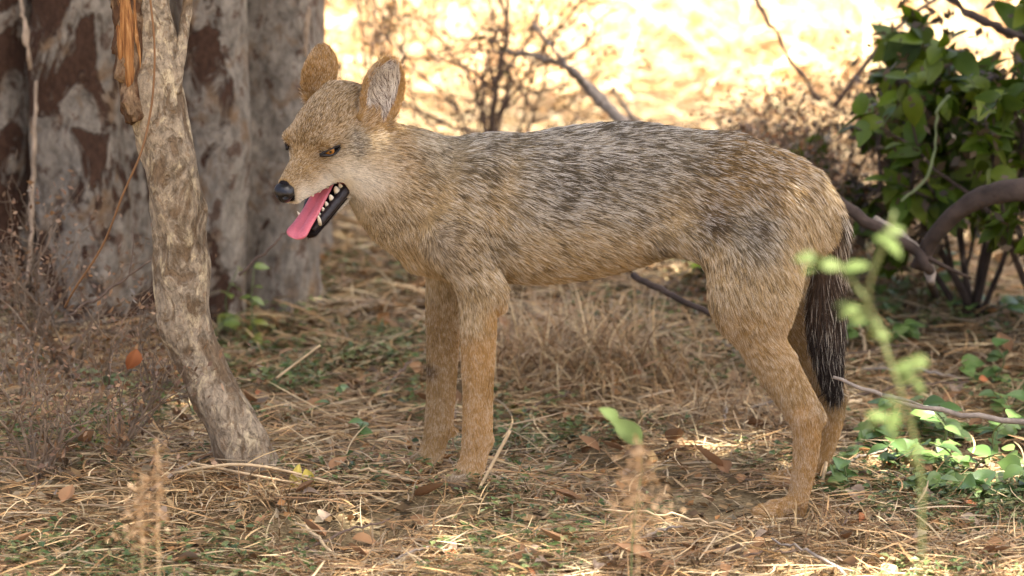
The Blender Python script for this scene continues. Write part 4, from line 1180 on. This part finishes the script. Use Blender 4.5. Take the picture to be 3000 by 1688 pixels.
m_green = mat_tint("green_leaf", rough=.35, spec=.45, translucent=.25, objvar=.28)
m_bush = mat_tint("bush_leaf", rough=.5, spec=.25, translucent=.2, objvar=.4)
m_dull = mat_tint("dull_leaf", rough=.7, spec=.15, translucent=.1, objvar=.15)
m_dead = mat_tint("dead_leaf", rough=.8, spec=.15, translucent=.08, objvar=.30)

def place(name, me, mat, parent, loc, d, up, scale=1.0):
    """link a copy of a leaf mesh at loc, its length along d, its face along up"""
    d = np.asarray(d, float); d = d / np.linalg.norm(d)
    up = np.asarray(up, float); s = np.cross(up, d); s /= np.linalg.norm(s) + 1e-9; up = np.cross(d, s)
    M = Matrix(((d[0], s[0], up[0], loc[0]), (d[1], s[1], up[1], loc[1]), (d[2], s[2], up[2], loc[2]), (0, 0, 0, 1))) @ Matrix.Scale(scale, 4)
    o = bpy.data.objects.new(name, me); col.objects.link(o)
    if not me.materials: me.materials.append(mat)
    if parent is not None: o.parent = parent; M = WM(parent).inverted() @ M
    o.matrix_local = M
    return o

BUSH = [leaf_mesh("leaf", .056, .018, .25, .30, lin(74, 92, 16), lin(88, 104, 22), 1), leaf_mesh("leaf", .062, .021, .45, .25, lin(58, 78, 14), lin(74, 94, 18), 2), leaf_mesh("leaf", .050, .019, .6, .35, lin(88, 102, 24), lin(98, 110, 30), 3)]
LOW = [leaf_mesh("leaf", .030, .0115, .3, .30, lin(104, 132, 66), lin(118, 144, 78), 4), leaf_mesh("leaf", .026, .0105, .5, .22, lin(118, 142, 76), lin(130, 152, 88), 5), leaf_mesh("leaf", .034, .0120, .2, .38, lin(92, 122, 64), lin(106, 134, 78), 6)]
PALEG = [leaf_mesh("leaf", .036, .012, .35, .25, lin(76, 90, 46), lin(84, 96, 52), 7), leaf_mesh("leaf", .030, .012, .55, .2, lin(80, 92, 50), lin(88, 98, 56), 8)]  # green darkened in the colour, standing in for shade on the foreground weeds
LANCE = [leaf_mesh("leaf", .042, .0058, .4, .2, lin(128, 140, 96), lin(146, 152, 110), 9), leaf_mesh("leaf", .036, .0052, .2, .2, lin(118, 132, 88), lin(138, 146, 100), 10)]
YELG = [leaf_mesh("leaf", .028, .010, .5, .25, lin(132, 140, 60), lin(150, 148, 70), 11), leaf_mesh("leaf", .024, .009, .3, .3, lin(104, 122, 56), lin(124, 134, 66), 12)]
DEAD = [leaf_mesh("leaf", .044, .015, .6, .5, lin(158, 120, 84), lin(174, 138, 100), 13), leaf_mesh("leaf", .050, .017, -.5, .6, lin(146, 110, 78), lin(160, 126, 92), 14), leaf_mesh("leaf", .038, .014, .9, .3, lin(176, 146, 112), lin(160, 128, 98), 15), leaf_mesh("leaf", .040, .016, .3, .8, lin(158, 140, 120), lin(146, 124, 102), 16)]
ORNG = leaf_mesh("leaf", .032, .011, .5, .5, lin(172, 112, 74), lin(160, 98, 62), 17)
YELLOW = leaf_mesh("leaf", .036, .010, .5, .5, lin(206, 186, 92), lin(190, 172, 84), 18)

# fallen leaves, each its own
g = np.random.default_rng(77)
def zone(px, py):
    if py < 1120: return "on shaded litter under the brushwood" if px < 500 else "near the great trunk's foot" if px < 1000 else "behind the forelegs" if px < 1500 else "among the straw behind the belly" if px < 2150 else "under the green bush"
    if py < 1460: return "among the dead brushwood" if px < 480 else "beside the slender tree's foot" if px < 1000 else "by the front paws" if px < 1560 else "on litter below the belly" if px < 2100 else "among the low green plants"
    return "in front of the brushwood" if px < 560 else "on bare soil before the slender tree" if px < 1150 else "before the front paws" if px < 1750 else "on the bare soil before the hind paws" if px < 2350 else "in front of the low green plants"
def fallen(n):
    k = 0
    while k < n:
        px, py = g.uniform(-60, 3060), 1688 - (g.random() ** 1.5) * 760
        p = ground_at(px, py)
        if abs(p[0] - FEET[:, 0]).min() < .03 and py > 1300 and py < 1540 and g.random() < .8: continue
        az = g.uniform(0, 2 * np.pi)
        d = np.array([math.cos(az), math.sin(az), g.normal(0, .18)])
        up = np.array([g.normal(0, .35), g.normal(0, .35), 1.0])
        me = DEAD[g.integers(0, 4)] if g.random() < .93 else ORNG
        o = place("fallen_leaf", me, m_dead, None, p + np.array([0, 0, .010 + g.random() * .008]), d, up, g.uniform(.45, .9))
        look = {0: "reddish tan curled", 1: "brown boat-shaped", 2: "pale tightly curled", 3: "greyish crumpled"}[DEAD.index(me)] if me is not ORNG else "rust-orange"
        z = zone(px, py)
        tag(o, look + " fallen leaf " + z, "leaf", look + " leaves " + z)
        k += 1
fallen(210)

# loose twigs, each its own
def twig(rows, r0, r1, label, group=None, name="fallen_twig", mat=None, n=16, jag=.004, side=0):
    p = smooth_path(rows, n); p[1:-1] += g.normal(0, jag * .35, (n - 2, 3))
    b = Bag(); b.tube(p, np.linspace(r0, r1, n), 7)
    for _ in range(side):
        i = int(g.integers(n // 4, n - 2)); a = p[i]; dd = p[i] - p[i - 1]; dd /= np.linalg.norm(dd)
        dd = dd + g.normal(0, .5, 3); dd /= np.linalg.norm(dd); L = g.uniform(.04, .10)
        b.tube(smooth_path([a, a + dd * L * .5 + g.normal(0, .004, 3), a + dd * L], 6), np.linspace(r1 * .9, r1 * .3, 6), 5)
    return link(name, b.mesh(name), mat or m_twig, None, label=label, cat="twig", group=group)
m_greytwig = mat_plain("grey_dead_wood", lin(150, 138, 124), rough=.85, bump=.5, bscale=180, var=.3, vscale=60)
m_paletwig = mat_plain("pale_dry_stem", lin(204, 178, 138), rough=.7, var=.2, vscale=60)
m_darktwig = mat_plain("dark_dead_wood", lin(74, 62, 54), rough=.85, bump=.5, bscale=150, var=.35, vscale=50)
def G(px, py, dz=.012): return ground_at(px, py) + np.array([0, 0, dz])
twig([G(470, 1418), G(720, 1428, .03), G(1000, 1446)], .0022, .0018, "long pale straw stem lying across the slender tree's foot", mat=m_paletwig, jag=.0)
twig([G(560, 1400, .02), G(760, 1440, .02), G(900, 1448)], .0018, .0015, "shorter pale straw stem under the long one at the slender tree", mat=m_paletwig, jag=.0)
twig([at(1494, 1262, -.12), at(1450, 1345, -.12), at(1404, 1432, -.12)], .0024, .0020, "pale straight stem leaning beside the near front paw", mat=m_paletwig, jag=.0)
twig([at(2440, 1105, -.10), at(2560, 1150, -.12), at(2760, 1205, -.14), at(3060, 1245, -.16)], .0022, .0040, "grey bare stick reaching in above the low green plants", mat=m_greytwig, side=1)
twig([at(1855, 806, .55), at(1960, 862, .50), at(2090, 925, .45)], .0048, .0040, "dark straight stick slanting behind the belly", mat=m_darktwig)
twig([at(2440, 580, .62), at(2560, 660, .60), at(2680, 735, .6), at(2725, 800, .62), ground_at(2740, 880)], .009, .006, "dark grey stick dipping to the ground behind the rump", mat=m_darktwig, side=1)
twig([at(810, 1108, .25), at(870, 1062, .28), at(938, 1012, .30)], .0020, .0015, "pale stem slanting up by the great trunk's foot", mat=m_paletwig, jag=.0)
twig([G(2520, 1280, .05), G(2440, 1330, .06), G(2410, 1450, .02)], .0030, .0024, "bent pale stick looping over the leaves by the hind paw", mat=m_paletwig)
twig([at(200, 925, .20), at(290, 870, .2), at(365, 818, .2), at(440, 765, .2)], .0022, .0012, "reddish brown twig rising in front of the great trunk", mat=m_twig, side=1)
twig([at(700, 806, .55), at(790, 730, .55), at(850, 668, .55)], .0022, .0014, "reddish stem rising behind the tongue beside the great trunk", mat=m_twig)
for k in range(46):
    px, py = g.uniform(0, 3000), g.uniform(900, 1680)
    if 1230 < px < 1500 and 1250 < py < 1450: continue
    L = g.uniform(.06, .2); a = g.uniform(0, np.pi); p = G(px, py, .010)
    d = np.array([math.cos(a), math.sin(a) * .9, 0]) * L * .5
    q0, q1 = p - d, p + d
    q0[2] = gz(q0[0], q0[1]) + .008; q1[2] = gz(q1[0], q1[1]) + g.uniform(.008, .03)
    mm = (m_greytwig, m_twig, m_paletwig)[k % 3]
    twig([q0, (q0 + q1) / 2 + np.array([0, 0, .006]), q1], g.uniform(.0014, .003), .0012, ("short grey dead twig lying ", "short brown twig lying ", "short pale stem lying ")[k % 3] + zone(px, py), ("grey twigs ", "brown twigs ", "pale stems ")[k % 3] + zone(px, py), mat=mm)

# =================================================================== shrubs
def branch_tree(base, d0, L0, r0, depth, g, spread=.5, split=3, shrink=.68, up=.1, wob=.18):
    """recursive branching: returns branch paths with radii and the tips"""
    out, tips = [], []
    def grow(p, d, L, r, k):
        n = 6; pts = [p]; q = p.copy(); dd = d.copy()
        for _ in range(n - 1):
            dd = dd + g.normal(0, wob, 3) * .5 + np.array([0, 0, up * .2]); dd /= np.linalg.norm(dd)
            q = q + dd * L / (n - 1); pts.append(q.copy())
        out.append((np.array(pts), np.linspace(r, r * .62, n)))
        if k == 0: tips.append((q, dd)); return
        for s in range(split):
            i = n - 1 if s == 0 else int(g.integers(2, n))
            e = dd + g.normal(0, spread, 3); e /= np.linalg.norm(e)
            grow(pts[i], e, L * shrink * g.uniform(.7, 1.2), r * .58, k - 1)
        tips.append((q, dd))
    grow(np.asarray(base, float), np.asarray(d0, float) / np.linalg.norm(d0), L0, r0, depth)
    return out, tips

def shrub(name, label, cat, base, stems, leaves=None, leaf_mat=None, n_leaf=3, twigs=None, seed=1, group=None, foliage=None, drop=0.0, lscale=(.7, 1.1), clip=None):
    g = np.random.default_rng(seed)
    root = empty(name, base, label=label, cat=cat, group=group)
    bag = Bag(); tips = []
    for (d0, L0, r0, dep, spr, sp) in stems:
        o, t = branch_tree(base - np.array([0, 0, .01]), d0, L0, r0, dep, g, spr, sp)
        for p, r in o: bag.tube(p, r, 5)
        tips += t
    link("stem", bag.mesh("stem"), twigs or m_twig, root)
    if leaves is not None:
        for (q, d) in tips:
            if clip is not None and not clip(q): continue
            for _ in range(n_leaf):
                e = d + g.normal(0, .8, 3) + np.array([0, 0, -drop]); e /= np.linalg.norm(e)
                upv = np.array([0, -.3, 1.0]) + g.normal(0, .45, 3)
                place("leaf", leaves[g.integers(0, len(leaves))], leaf_mat, root, q + g.normal(0, .008, 3), e, upv, g.uniform(*lscale))
    if foliage is not None:
        n, size, pal, spread = foliage
        T = np.array([t[0] for t in tips]); i = g.integers(0, len(T), n)
        c = T[i] + g.normal(0, spread, (n, 3)); c[:, 2] = np.maximum(c[:, 2], gz(c[:, 0], c[:, 1]) + .003)
        d = g.normal(size=(n, 3)); d /= np.linalg.norm(d, axis=1, keepdims=True)
        s = np.cross(d, g.normal(size=(n, 3))); s /= np.linalg.norm(s, axis=1, keepdims=True)
        L = g.uniform(.5, 1.3, n)[:, None] * size; W = L * g.uniform(.14, .32, n)[:, None]
        V = np.stack([c, c + d * L * .5 + s * W, c + d * L, c + d * L * .5 - s * W], 1).reshape(-1, 3)
        P = np.array(pal); C = np.repeat(P[g.integers(0, len(P), n)] * g.uniform(.6, 1.2, n)[:, None], 4, 0)
        link("foliage", mesh_np("foliage", V, np.arange(n * 4).reshape(-1, 4), np.clip(C, 0, 1), smooth=False), m_weed, root, kind="stuff")
    return root

DRYP = [lin(120, 96, 74), lin(146, 118, 90), lin(96, 76, 60), lin(134, 116, 98), lin(150, 104, 66)]
def stem_plan(n, lean, L, r, dep, spr, sp, seed, bias=(0, 0, 0)):
    g = np.random.default_rng(seed)
    return [(np.array([g.normal(0, lean), g.normal(0, lean), 1.0]) + np.array(bias), L * g.uniform(.8, 1.15), r * g.uniform(.8, 1.2), dep, spr, sp) for _ in range(n)]

# airy twiggy shrub behind the neck, against the bright field
b0 = np.array([at(1440, 600, 1.6)[0], 1.6, float(gz(at(1440, 600, 1.6)[0], 1.6))])
sh0 = shrub("dry_shrub", "airy leafless shrub with dry seed heads behind the animal's neck", "shrub", b0, stem_plan(6, .22, .22, .0040, 3, .55, 3, 5), foliage=(1100, .010, [lin(104, 84, 62), lin(96, 100, 66), lin(120, 98, 76)], .010), seed=51)
for rows, r0, r1 in (([(1430, 560), (1436, 400), (1452, 260), (1478, 140), (1486, 40), (1490, -40)], .0062, .0026), ([(1478, 142), (1540, 172), (1600, 190), (1690, 150), (1760, 60)], .0028, .0012), ([(1478, 140), (1420, 110), (1350, 118), (1290, 90)], .0028, .0012), ([(1450, 270), (1380, 210), (1320, 180), (1270, 190)], .0026, .0012), ([(1456, 240), (1540, 130), (1570, 50), (1600, -30)], .0026, .0012), ([(1436, 400), (1330, 370), (1240, 330), (1170, 300)], .0034, .0016), ([(1440, 350), (1530, 280), (1600, 270), (1660, 240)], .0024, .0010)):
    p = smooth_path([at(x, y, 1.6) for x, y in rows], 22); p[1:] += g.normal(0, .0015, (21, 3)); bg0 = Bag(); bg0.tube(p, np.linspace(r0, r1, 22), 6)
    for _ in range(5):
        i0 = int(g.integers(6, 21)); dd = (p[i0] - p[i0 - 1]); dd = dd / np.linalg.norm(dd) + g.normal(0, .7, 3); dd /= np.linalg.norm(dd); LL = g.uniform(.03, .09)
        bg0.tube(smooth_path([p[i0], p[i0] + dd * LL * .5 + g.normal(0, .004, 3), p[i0] + dd * LL], 6), np.linspace(r1, r1 * .5, 6), 5)
    link("stem", bg0.mesh("stem"), m_twig, sh0)
b1 = np.array([at(1080, 600, 1.8)[0], 1.8, float(gz(at(1080, 600, 1.8)[0], 1.8))])
shrub("dry_shrub", "fine-stemmed dry shrub between the great trunk and the ears", "shrub", b1, stem_plan(5, .16, .24, .003, 3, .45, 3, 6, (-.05, 0, 0)), foliage=(900, .010, [lin(104, 84, 62), lin(122, 98, 72), lin(92, 96, 62)], .012), seed=52)
# brown thicket behind the rump
for k, (px, Y, L, sd, lab) in enumerate(((2330, 1.05, .125, 7, "brown dry thicket just behind the rump"), (2480, 1.25, .15, 8, "grey-brown dry thicket beside the green bush"), (2230, 1.45, .085, 9, "low dry thicket behind the hindquarters, nearest the open field"))):
    x = at(px, 850, Y)[0]; bb = np.array([x, Y, float(gz(x, Y))])
    shrub("dry_thicket", lab, "shrub", bb, stem_plan(9, .40, L, .0030, 3, .6, 3, sd), foliage=(7000, .0095, DRYP + [lin(112, 106, 84)], .022), seed=60 + k)
# leafy evergreen bush
for k, (px, Y, L, sd, lab) in enumerate(((2850, 1.0, .24, 12, "dark leafy green bush with drooping broad leaves"), (3060, .92, .25, 13, "green bush behind the arching dead branch"))):
    x = at(px, 850, Y)[0]; bb = np.array([x, Y, float(gz(x, Y))])
    shrub("green_bush", lab, "bush", bb, stem_plan(7, .34, L, .006, 2, .60, 3, sd, (-.10, -.08, 0)), leaves=BUSH, leaf_mat=m_bush, n_leaf=8, twigs=m_darktwig, seed=70 + k, drop=1.1, lscale=(.55, 1.0), foliage=(1500, .02, [lin(70, 60, 44), lin(92, 76, 54)], .03))
# arching dead branches at the bush's foot
def arch(rows, r0, r1, label, name="dead_branch", mat=None):
    p = smooth_path([at(*q) for q in rows], 30); V, Q = tube_arrays(p, np.linspace(r0, r1, 30), 12); V += (noise3(V, 90)[:, None] - .5) * .006
    return link(name, mesh_mixed(name, V, Q), mat or m_darktwig, None, label=label, cat="branch")
arch([(2690, 780, .62), (2740, 690, .60), (2820, 610, .58), (2920, 565, .56), (3080, 545, .55)], .010, .016, "thick arching dead branch under the green bush")
arch([(2560, 640, .66), (2640, 690, .64), (2710, 760, .62), (2730, 830, .60)], .0045, .0070, "pale forked stick meeting the arching dead branch", mat=m_greytwig)
arch([(1960, 520, 1.35), (1830, 365, 1.40), (1740, 270, 1.45), (1660, 195, 1.5), (1560, 165, 1.52), (1480, 150, 1.55)], .011, .003, "bare grey branch leaning up behind the animal's back", mat=m_greytwig)
arch([(1760, 300, 1.42), (1700, 225, 1.46), (1660, 190, 1.5), (1600, 120, 1.5), (1560, 60, 1.52)], .006, .002, "thin fork of bare branch rising behind the back", mat=m_greytwig)
arch([(1900, 400, 1.6), (1850, 340, 1.62), (1790, 260, 1.64)], .004, .003, "short bare stick beside the leaning grey branch", mat=m_greytwig)
arch([(2440, 320, 1.3), (2520, 210, 1.32), (2600, 110, 1.34), (2720, 10, 1.36), (2860, -60, 1.38)], .004, .003, "thin bare branch crossing toward the green bush top", mat=m_twig)
arch([(2400, 300, 1.3), (2330, 190, 1.3), (2270, 90, 1.3), (2190, -40, 1.3)], .0028, .0022, "thin bare stem rising from the brown thicket", mat=m_twig)
arch([(3060, 130, .9), (2940, 90, .92), (2840, 40, .95), (2760, -40, .98)], .007, .005, "brown branch crossing the bush's upper leaves", mat=m_darktwig)
arch([(2780, 280, .8), (2745, 330, .8), (2740, 430, .8), (2715, 520, .8), (2640, 590, .8)], .0022, .0018, "pale green vine hanging in front of the bush", name="hanging_vine", mat=mat_plain("vine_green", lin(136, 148, 104), var=.15))

m_brush = mat_plain('brushwood_grey', lin(128, 110, 90), rough=.85, var=.35, vscale=50)
# dead brushwood at the foot of the great trunk
for k, (px, py, L, n, sd, lab) in enumerate(((60, 1180, .14, 9, 21, "tangled dead brushwood with brown leaves at the great trunk's dark side"), (230, 1130, .12, 8, 22, "dead twiggy bush with dry leaves in front of the great trunk"), (110, 1400, .09, 8, 23, "low dark tangle of dead twigs on the shaded litter"), (330, 1350, .10, 7, 24, "sparse dead twiggy plant beside the slender tree"))):
    bb = ground_at(px, py)
    shrub("dead_brushwood", lab, "brushwood", bb, stem_plan(n, .55, L, .0026, 3, .6, 3, sd), foliage=(900, .0095, [lin(142, 108, 80), lin(120, 92, 70), lin(164, 134, 104), lin(138, 124, 104), lin(150, 114, 78)], .020), seed=80 + k, twigs=m_brush)

# dry grass tuft behind the belly
def tuft(px, py, n, L, label, seed, spread=.10, pal=STRAW, lean=(0, 0), wid=.0022):
    g = np.random.default_rng(seed); b = ground_at(px, py); k = 9
    root = empty("grass_tuft", b, label=label, cat="grass", group=None)
    x0 = b[0] + g.normal(0, spread, n); y0 = b[1] + g.normal(0, spread * .6, n)
    az = g.uniform(0, 2 * np.pi, n); el = g.uniform(.5, 1.45, n); LL = L * g.uniform(.4, 1.1, n)
    s = np.linspace(0, 1, k)[None]
    e = el[:, None] - s * g.uniform(.6, 2.2, n)[:, None]
    a = az[:, None] + g.normal(0, .5, n)[:, None] * s
    st = np.stack([np.cos(a) * np.cos(e) + lean[0], np.sin(a) * np.cos(e) + lean[1], np.sin(e)], -1) * (LL[:, None, None] / (k - 1))
    p = np.cumsum(st, 1) - st[:, :1] + np.stack([x0, y0, gz(x0, y0)], -1)[:, None]
    p[..., 2] = np.maximum(p[..., 2], gz(p[..., 0].ravel(), p[..., 1].ravel()).reshape(p.shape[:2]) + .002)
    w = wid * g.uniform(.5, 1.3, n)[:, None] * np.linspace(1, .2, k)[None]
    sd = np.stack([-np.sin(az), np.cos(az), az * 0], -1)
    P = np.asarray(pal); V, Q, C = ribbons(p, w, sd, P[g.integers(0, len(P), n)] * g.uniform(.65, 1.1, n)[:, None])
    link("blades", mesh_np("blades", V, Q, np.clip(C, 0, 1)), m_straw, root, kind="stuff")
tuft(1660, 1090, 1100, .17, "bushy dry grass tuft under the belly", 91, .075, STRAW * 1.2)
tuft(1780, 1010, 600, .12, "dry grass tuft behind the belly, next to the dark stick", 92, .08, STRAW * 1.15)
tuft(2140, 1250, 700, .09, "flattened dry grass tuft catching a spot of sun", 93, .07)
tuft(1980, 1120, 500, .10, "loose dry grass tuft between the belly tuft and hind legs", 94, .08)
tuft(760, 1462, 420, .06, "short straw tuft at the slender tree's foot", 105, .06)
tuft(1450, 1440, 350, .05, "short straw tuft around the front paws", 95, .06)
tuft(2480, 1560, 420, .06, "straw tuft in the sun behind the hind heel", 96, .10)
tuft(2000, 1685, 500, .05, "low blurred straw at the edge of the bare soil", 97, .20)
tuft(2700, 1650, 600, .06, "low sunlit straw below the green plants", 98, .16)
tuft(520, 1650, 500, .05, "low straw and stubble below the brushwood", 99, .16)
tuft(1250, 1630, 600, .05, "low straw in front of the forefeet", 100, .16)

# low green plants
def herb(px, py, n, H, leaves, label, seed, group=None, mat=None, spread=.5, name="green_plant", lsc=(.7, 1.1), base=None, cat="plant", ndir=None):
    g = np.random.default_rng(seed); b = ground_at(px, py) if base is None else np.asarray(base, float)
    root = empty(name, b, label=label, cat=cat, group=group)
    bag = Bag(); spots = []
    for _ in range(max(1, n // 5)):
        d = np.array([g.normal(0, spread), g.normal(0, spread), 1.0]) if ndir is None else np.asarray(ndir, float) + g.normal(0, .25, 3)
        d /= np.linalg.norm(d); L = H * g.uniform(.6, 1.1)
        p = smooth_path([b - np.array([0, 0, .01]), b + d * L * .5 + g.normal(0, .006, 3), b + d * L + np.array([g.normal(0, .02), 0, -.01])], 9)
        bag.tube(p, np.linspace(.0016, .0008, 9), 5)
        for t in np.linspace(.3, 1, 5): spots.append((p[int(t * 8)], d))
    link("stem", bag.mesh("stem"), mat or m_stemg, root)
    for i in range(n):
        q, d = spots[i % len(spots)]; az = g.uniform(0, 2 * np.pi)
        e = np.array([math.cos(az), math.sin(az), g.uniform(-.3, .5)])
        place("leaf", leaves[g.integers(0, len(leaves))], m_green, root, q, e, np.array([0, -.35, 1]) + g.normal(0, .3, 3), g.uniform(*lsc))
    return root
m_stemg = mat_plain("green_stem", lin(104, 112, 70), rough=.6, var=.2)
LOWSPOTS = [(2620, 880, 9, .06), (2700, 880, 8, .08), (2560, 930, 7, .05), (2640, 1010, 8, .05), (2860, 960, 10, .06), (2960, 930, 8, .06), (2560, 1330, 9, .04), (2640, 1380, 11, .06), (2740, 1350, 12, .06), (2830, 1390, 12, .06), (2930, 1370, 12, .07), (2990, 1290, 9, .06), (2700, 1440, 10, .05), (2880, 1460, 11, .05), (2500, 1440, 7, .05), (2990, 1470, 8, .05), (2470, 1000, 6, .05), (2900, 1120, 8, .05), (2600, 1290, 10, .06), (2700, 1290, 10, .06), (2800, 1300, 10, .07), (2470, 1340, 7, .04), (2780, 1460, 10, .05), (2950, 1220, 9, .07)]
ORD = ["first", "second", "third", "fourth", "fifth", "sixth", "seventh", "eighth", "ninth", "tenth", "eleventh", "twelfth", "thirteenth", "fourteenth", "fifteenth", "sixteenth", "seventeenth", "eighteenth"]
fr = sorted([q for q in LOWSPOTS if q[1] > 1150], key=lambda q: q[0]); bk = sorted([q for q in LOWSPOTS if q[1] <= 1150], key=lambda q: q[0])
for i, (px, py, n, H) in enumerate(bk + fr):
    back = py < 1150
    lab = "low glossy green plant under the green bush, %s going away from the tail" % ORD[i] if back else "low glossy green plant beside the hind paws, %s going away from them" % ORD[i - len(bk)]
    herb(px, py, int(n * 1.7), H * 1.25, LOW, lab, 200 + i, "low green plants under the bush" if back else "low green plants by the hind paws", lsc=(.85, 1.25), spread=.75)
for i, (px, py, n, H) in enumerate(((640, 985, 9, .10), (760, 1000, 8, .14), (700, 960, 8, .16))):
    herb(px, py + 40, n, H, YELG, ("short", "middle-sized", "tall")[i] + " yellow-green sapling against the great trunk", 240 + i, "saplings at the great trunk", name="sapling", spread=.15)
herb(355, 1160, 14, .07, LANCE, "pale sprig with narrow leaves between brushwood and slender tree", 250, lsc=(.8, 1.2), spread=.6)
herb(310, 1300, 7, .05, YELG, "small round-leaved green plant amid the dead brushwood", 251, lsc=(.8, 1.1))
herb(760, 1020, 6, .05, YELG, "small green seedling between slender tree and great trunk", 252)
herb(1490, 1210, 8, .03, YELG, "tiny yellow-green herb beside the near foreleg", 253, lsc=(.5, .7))
herb(1040, 1290, 7, .04, LOW, "small green herb between slender tree and forelegs", 254, lsc=(.5, .7))
for i, (px, py) in enumerate(((880, 1230), (960, 1180), (830, 1120))):
    herb(px, py, 8, .04, LOW, "low leafy herb by the slender tree's foot, %s going toward the great trunk" % ORD[(0, 1, 2)[i]], 256 + i, "herbs at the slender tree's foot", lsc=(.4, .7))
# two yellow leaves at the slender tree's foot and one hanging rust leaf
y0 = ground_at(868, 1440)
for dx, lab in ((-.004, "bright yellow leaf propped upright at the slender tree's foot"), (.012, "yellow leaf drooping beside the upright yellow leaf")):
    o = place("fallen_leaf", YELLOW, m_dead, None, y0 + np.array([dx, 0, .004 if dx < 0 else .03]), (.25 if dx < 0 else .3, 0, 1 if dx < 0 else -1), (0, -1, .1), .9); tag(o, lab, "leaf")
o = place("fallen_leaf", ORNG, m_dead, None, at(400, 1022, .02), (-.25, 0, -1), (.3, -1, 0), 1.1); tag(o, "rust-pink dead leaf hanging by the narrow-leaved sprig", "leaf")

# blurred plants close to the camera
def near_plant(rows, r0, r1, Y, leaf_spots, leaves, label, seed, name="green_plant"):
    g = np.random.default_rng(seed)
    x0, y0 = at(rows[0][0], rows[0][1], Y)[:2]; b = np.array([x0, Y, float(gz(x0, Y))])
    root = empty(name, b, label=label, cat="plant")
    p = smooth_path([b] + [at(x, y, Y) for x, y in rows], 24); bag = Bag(); bag.tube(p, np.linspace(r0, r1, 24), 6)
    link("stem", bag.mesh("stem"), m_stemg, root)
    for (x, y, n, sp) in leaf_spots:
        hub = at(x, y, Y); j = p[np.argmin(np.linalg.norm(p[6:] - hub - np.array([0, 0, -.05]), axis=1)) + 6]
        bg_ = Bag(); bg_.tube(smooth_path([j, (j + hub) / 2 + np.array([0, 0, .008]), hub], 7), np.linspace(r1, r1 * .5, 7), 5); link('twig', bg_.mesh('twig'), m_stemg, root)
        for _ in range(n):
            c = hub + g.normal(0, sp * .3 / 2600, 3); az = g.uniform(0, 2 * np.pi)
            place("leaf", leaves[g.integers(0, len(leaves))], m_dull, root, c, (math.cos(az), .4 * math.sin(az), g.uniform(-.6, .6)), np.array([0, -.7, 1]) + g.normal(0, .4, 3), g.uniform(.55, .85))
    return root
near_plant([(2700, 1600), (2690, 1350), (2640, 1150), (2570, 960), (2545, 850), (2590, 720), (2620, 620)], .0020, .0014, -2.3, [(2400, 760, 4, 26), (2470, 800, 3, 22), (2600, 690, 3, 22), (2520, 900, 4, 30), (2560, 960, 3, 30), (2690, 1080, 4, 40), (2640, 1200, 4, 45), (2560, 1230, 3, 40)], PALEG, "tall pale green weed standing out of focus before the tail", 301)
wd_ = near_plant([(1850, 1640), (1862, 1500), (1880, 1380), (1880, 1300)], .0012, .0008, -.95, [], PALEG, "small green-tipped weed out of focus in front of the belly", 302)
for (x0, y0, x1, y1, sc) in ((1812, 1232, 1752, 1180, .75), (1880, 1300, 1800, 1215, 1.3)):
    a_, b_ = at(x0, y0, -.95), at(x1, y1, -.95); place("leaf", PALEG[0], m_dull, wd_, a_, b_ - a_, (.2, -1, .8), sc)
def plume(px, py0, py1, Y, w, label, seed, n=420):
    g = np.random.default_rng(seed)
    x, yy = at(px, py1, Y)[:2]; b = np.array([x, Y, float(gz(x, Y))])
    root = empty("dry_flower_spike", b, label=label, cat="plant")
    top = at(px, py0, Y); bag = Bag(); bag.tube(smooth_path([b, (b + top) / 2, top], 10), np.linspace(.0010, .0006, 10), 5, lin(170, 140, 104)); link("stem", bag.mesh("stem"), m_paletwig, root)
    t = g.random(n) ** .8; lo = at(px, py1, Y)
    c = top * (1 - t[:, None]) + lo * t[:, None] + g.normal(0, 1, (n, 3)) * (w * (.35 + .65 * t))[:, None] * np.array([1, .7, .4])
    d = g.normal(size=(n, 3)); d /= np.linalg.norm(d, axis=1, keepdims=True); s = np.cross(d, g.normal(size=(n, 3))); s /= np.linalg.norm(s, axis=1, keepdims=True)
    L = g.uniform(.004, .009, n)[:, None]; V = np.stack([c, c + d * L * .5 + s * L * .3, c + d * L, c + d * L * .5 - s * L * .3], 1).reshape(-1, 3)
    C = np.repeat(np.array([lin(164, 136, 102), lin(150, 122, 90), lin(174, 150, 118)])[g.integers(0, 3, n)], 4, 0)
    link("florets", mesh_np("florets", V, np.arange(n * 4).reshape(-1, 4), C, smooth=False), m_bits, root, kind="stuff")
plume(1870, 1290, 1540, -1.5, .020, "blurred dry flower spike in front of the bare soil", 311)
plume(462, 1300, 1520, -1.3, .008, "blurred dry flower spike before the brushwood, the taller one", 312, 130)
plume(415, 1390, 1600, -1.3, .016, "blurred dry bushy seed head before the brushwood", 313, 260)
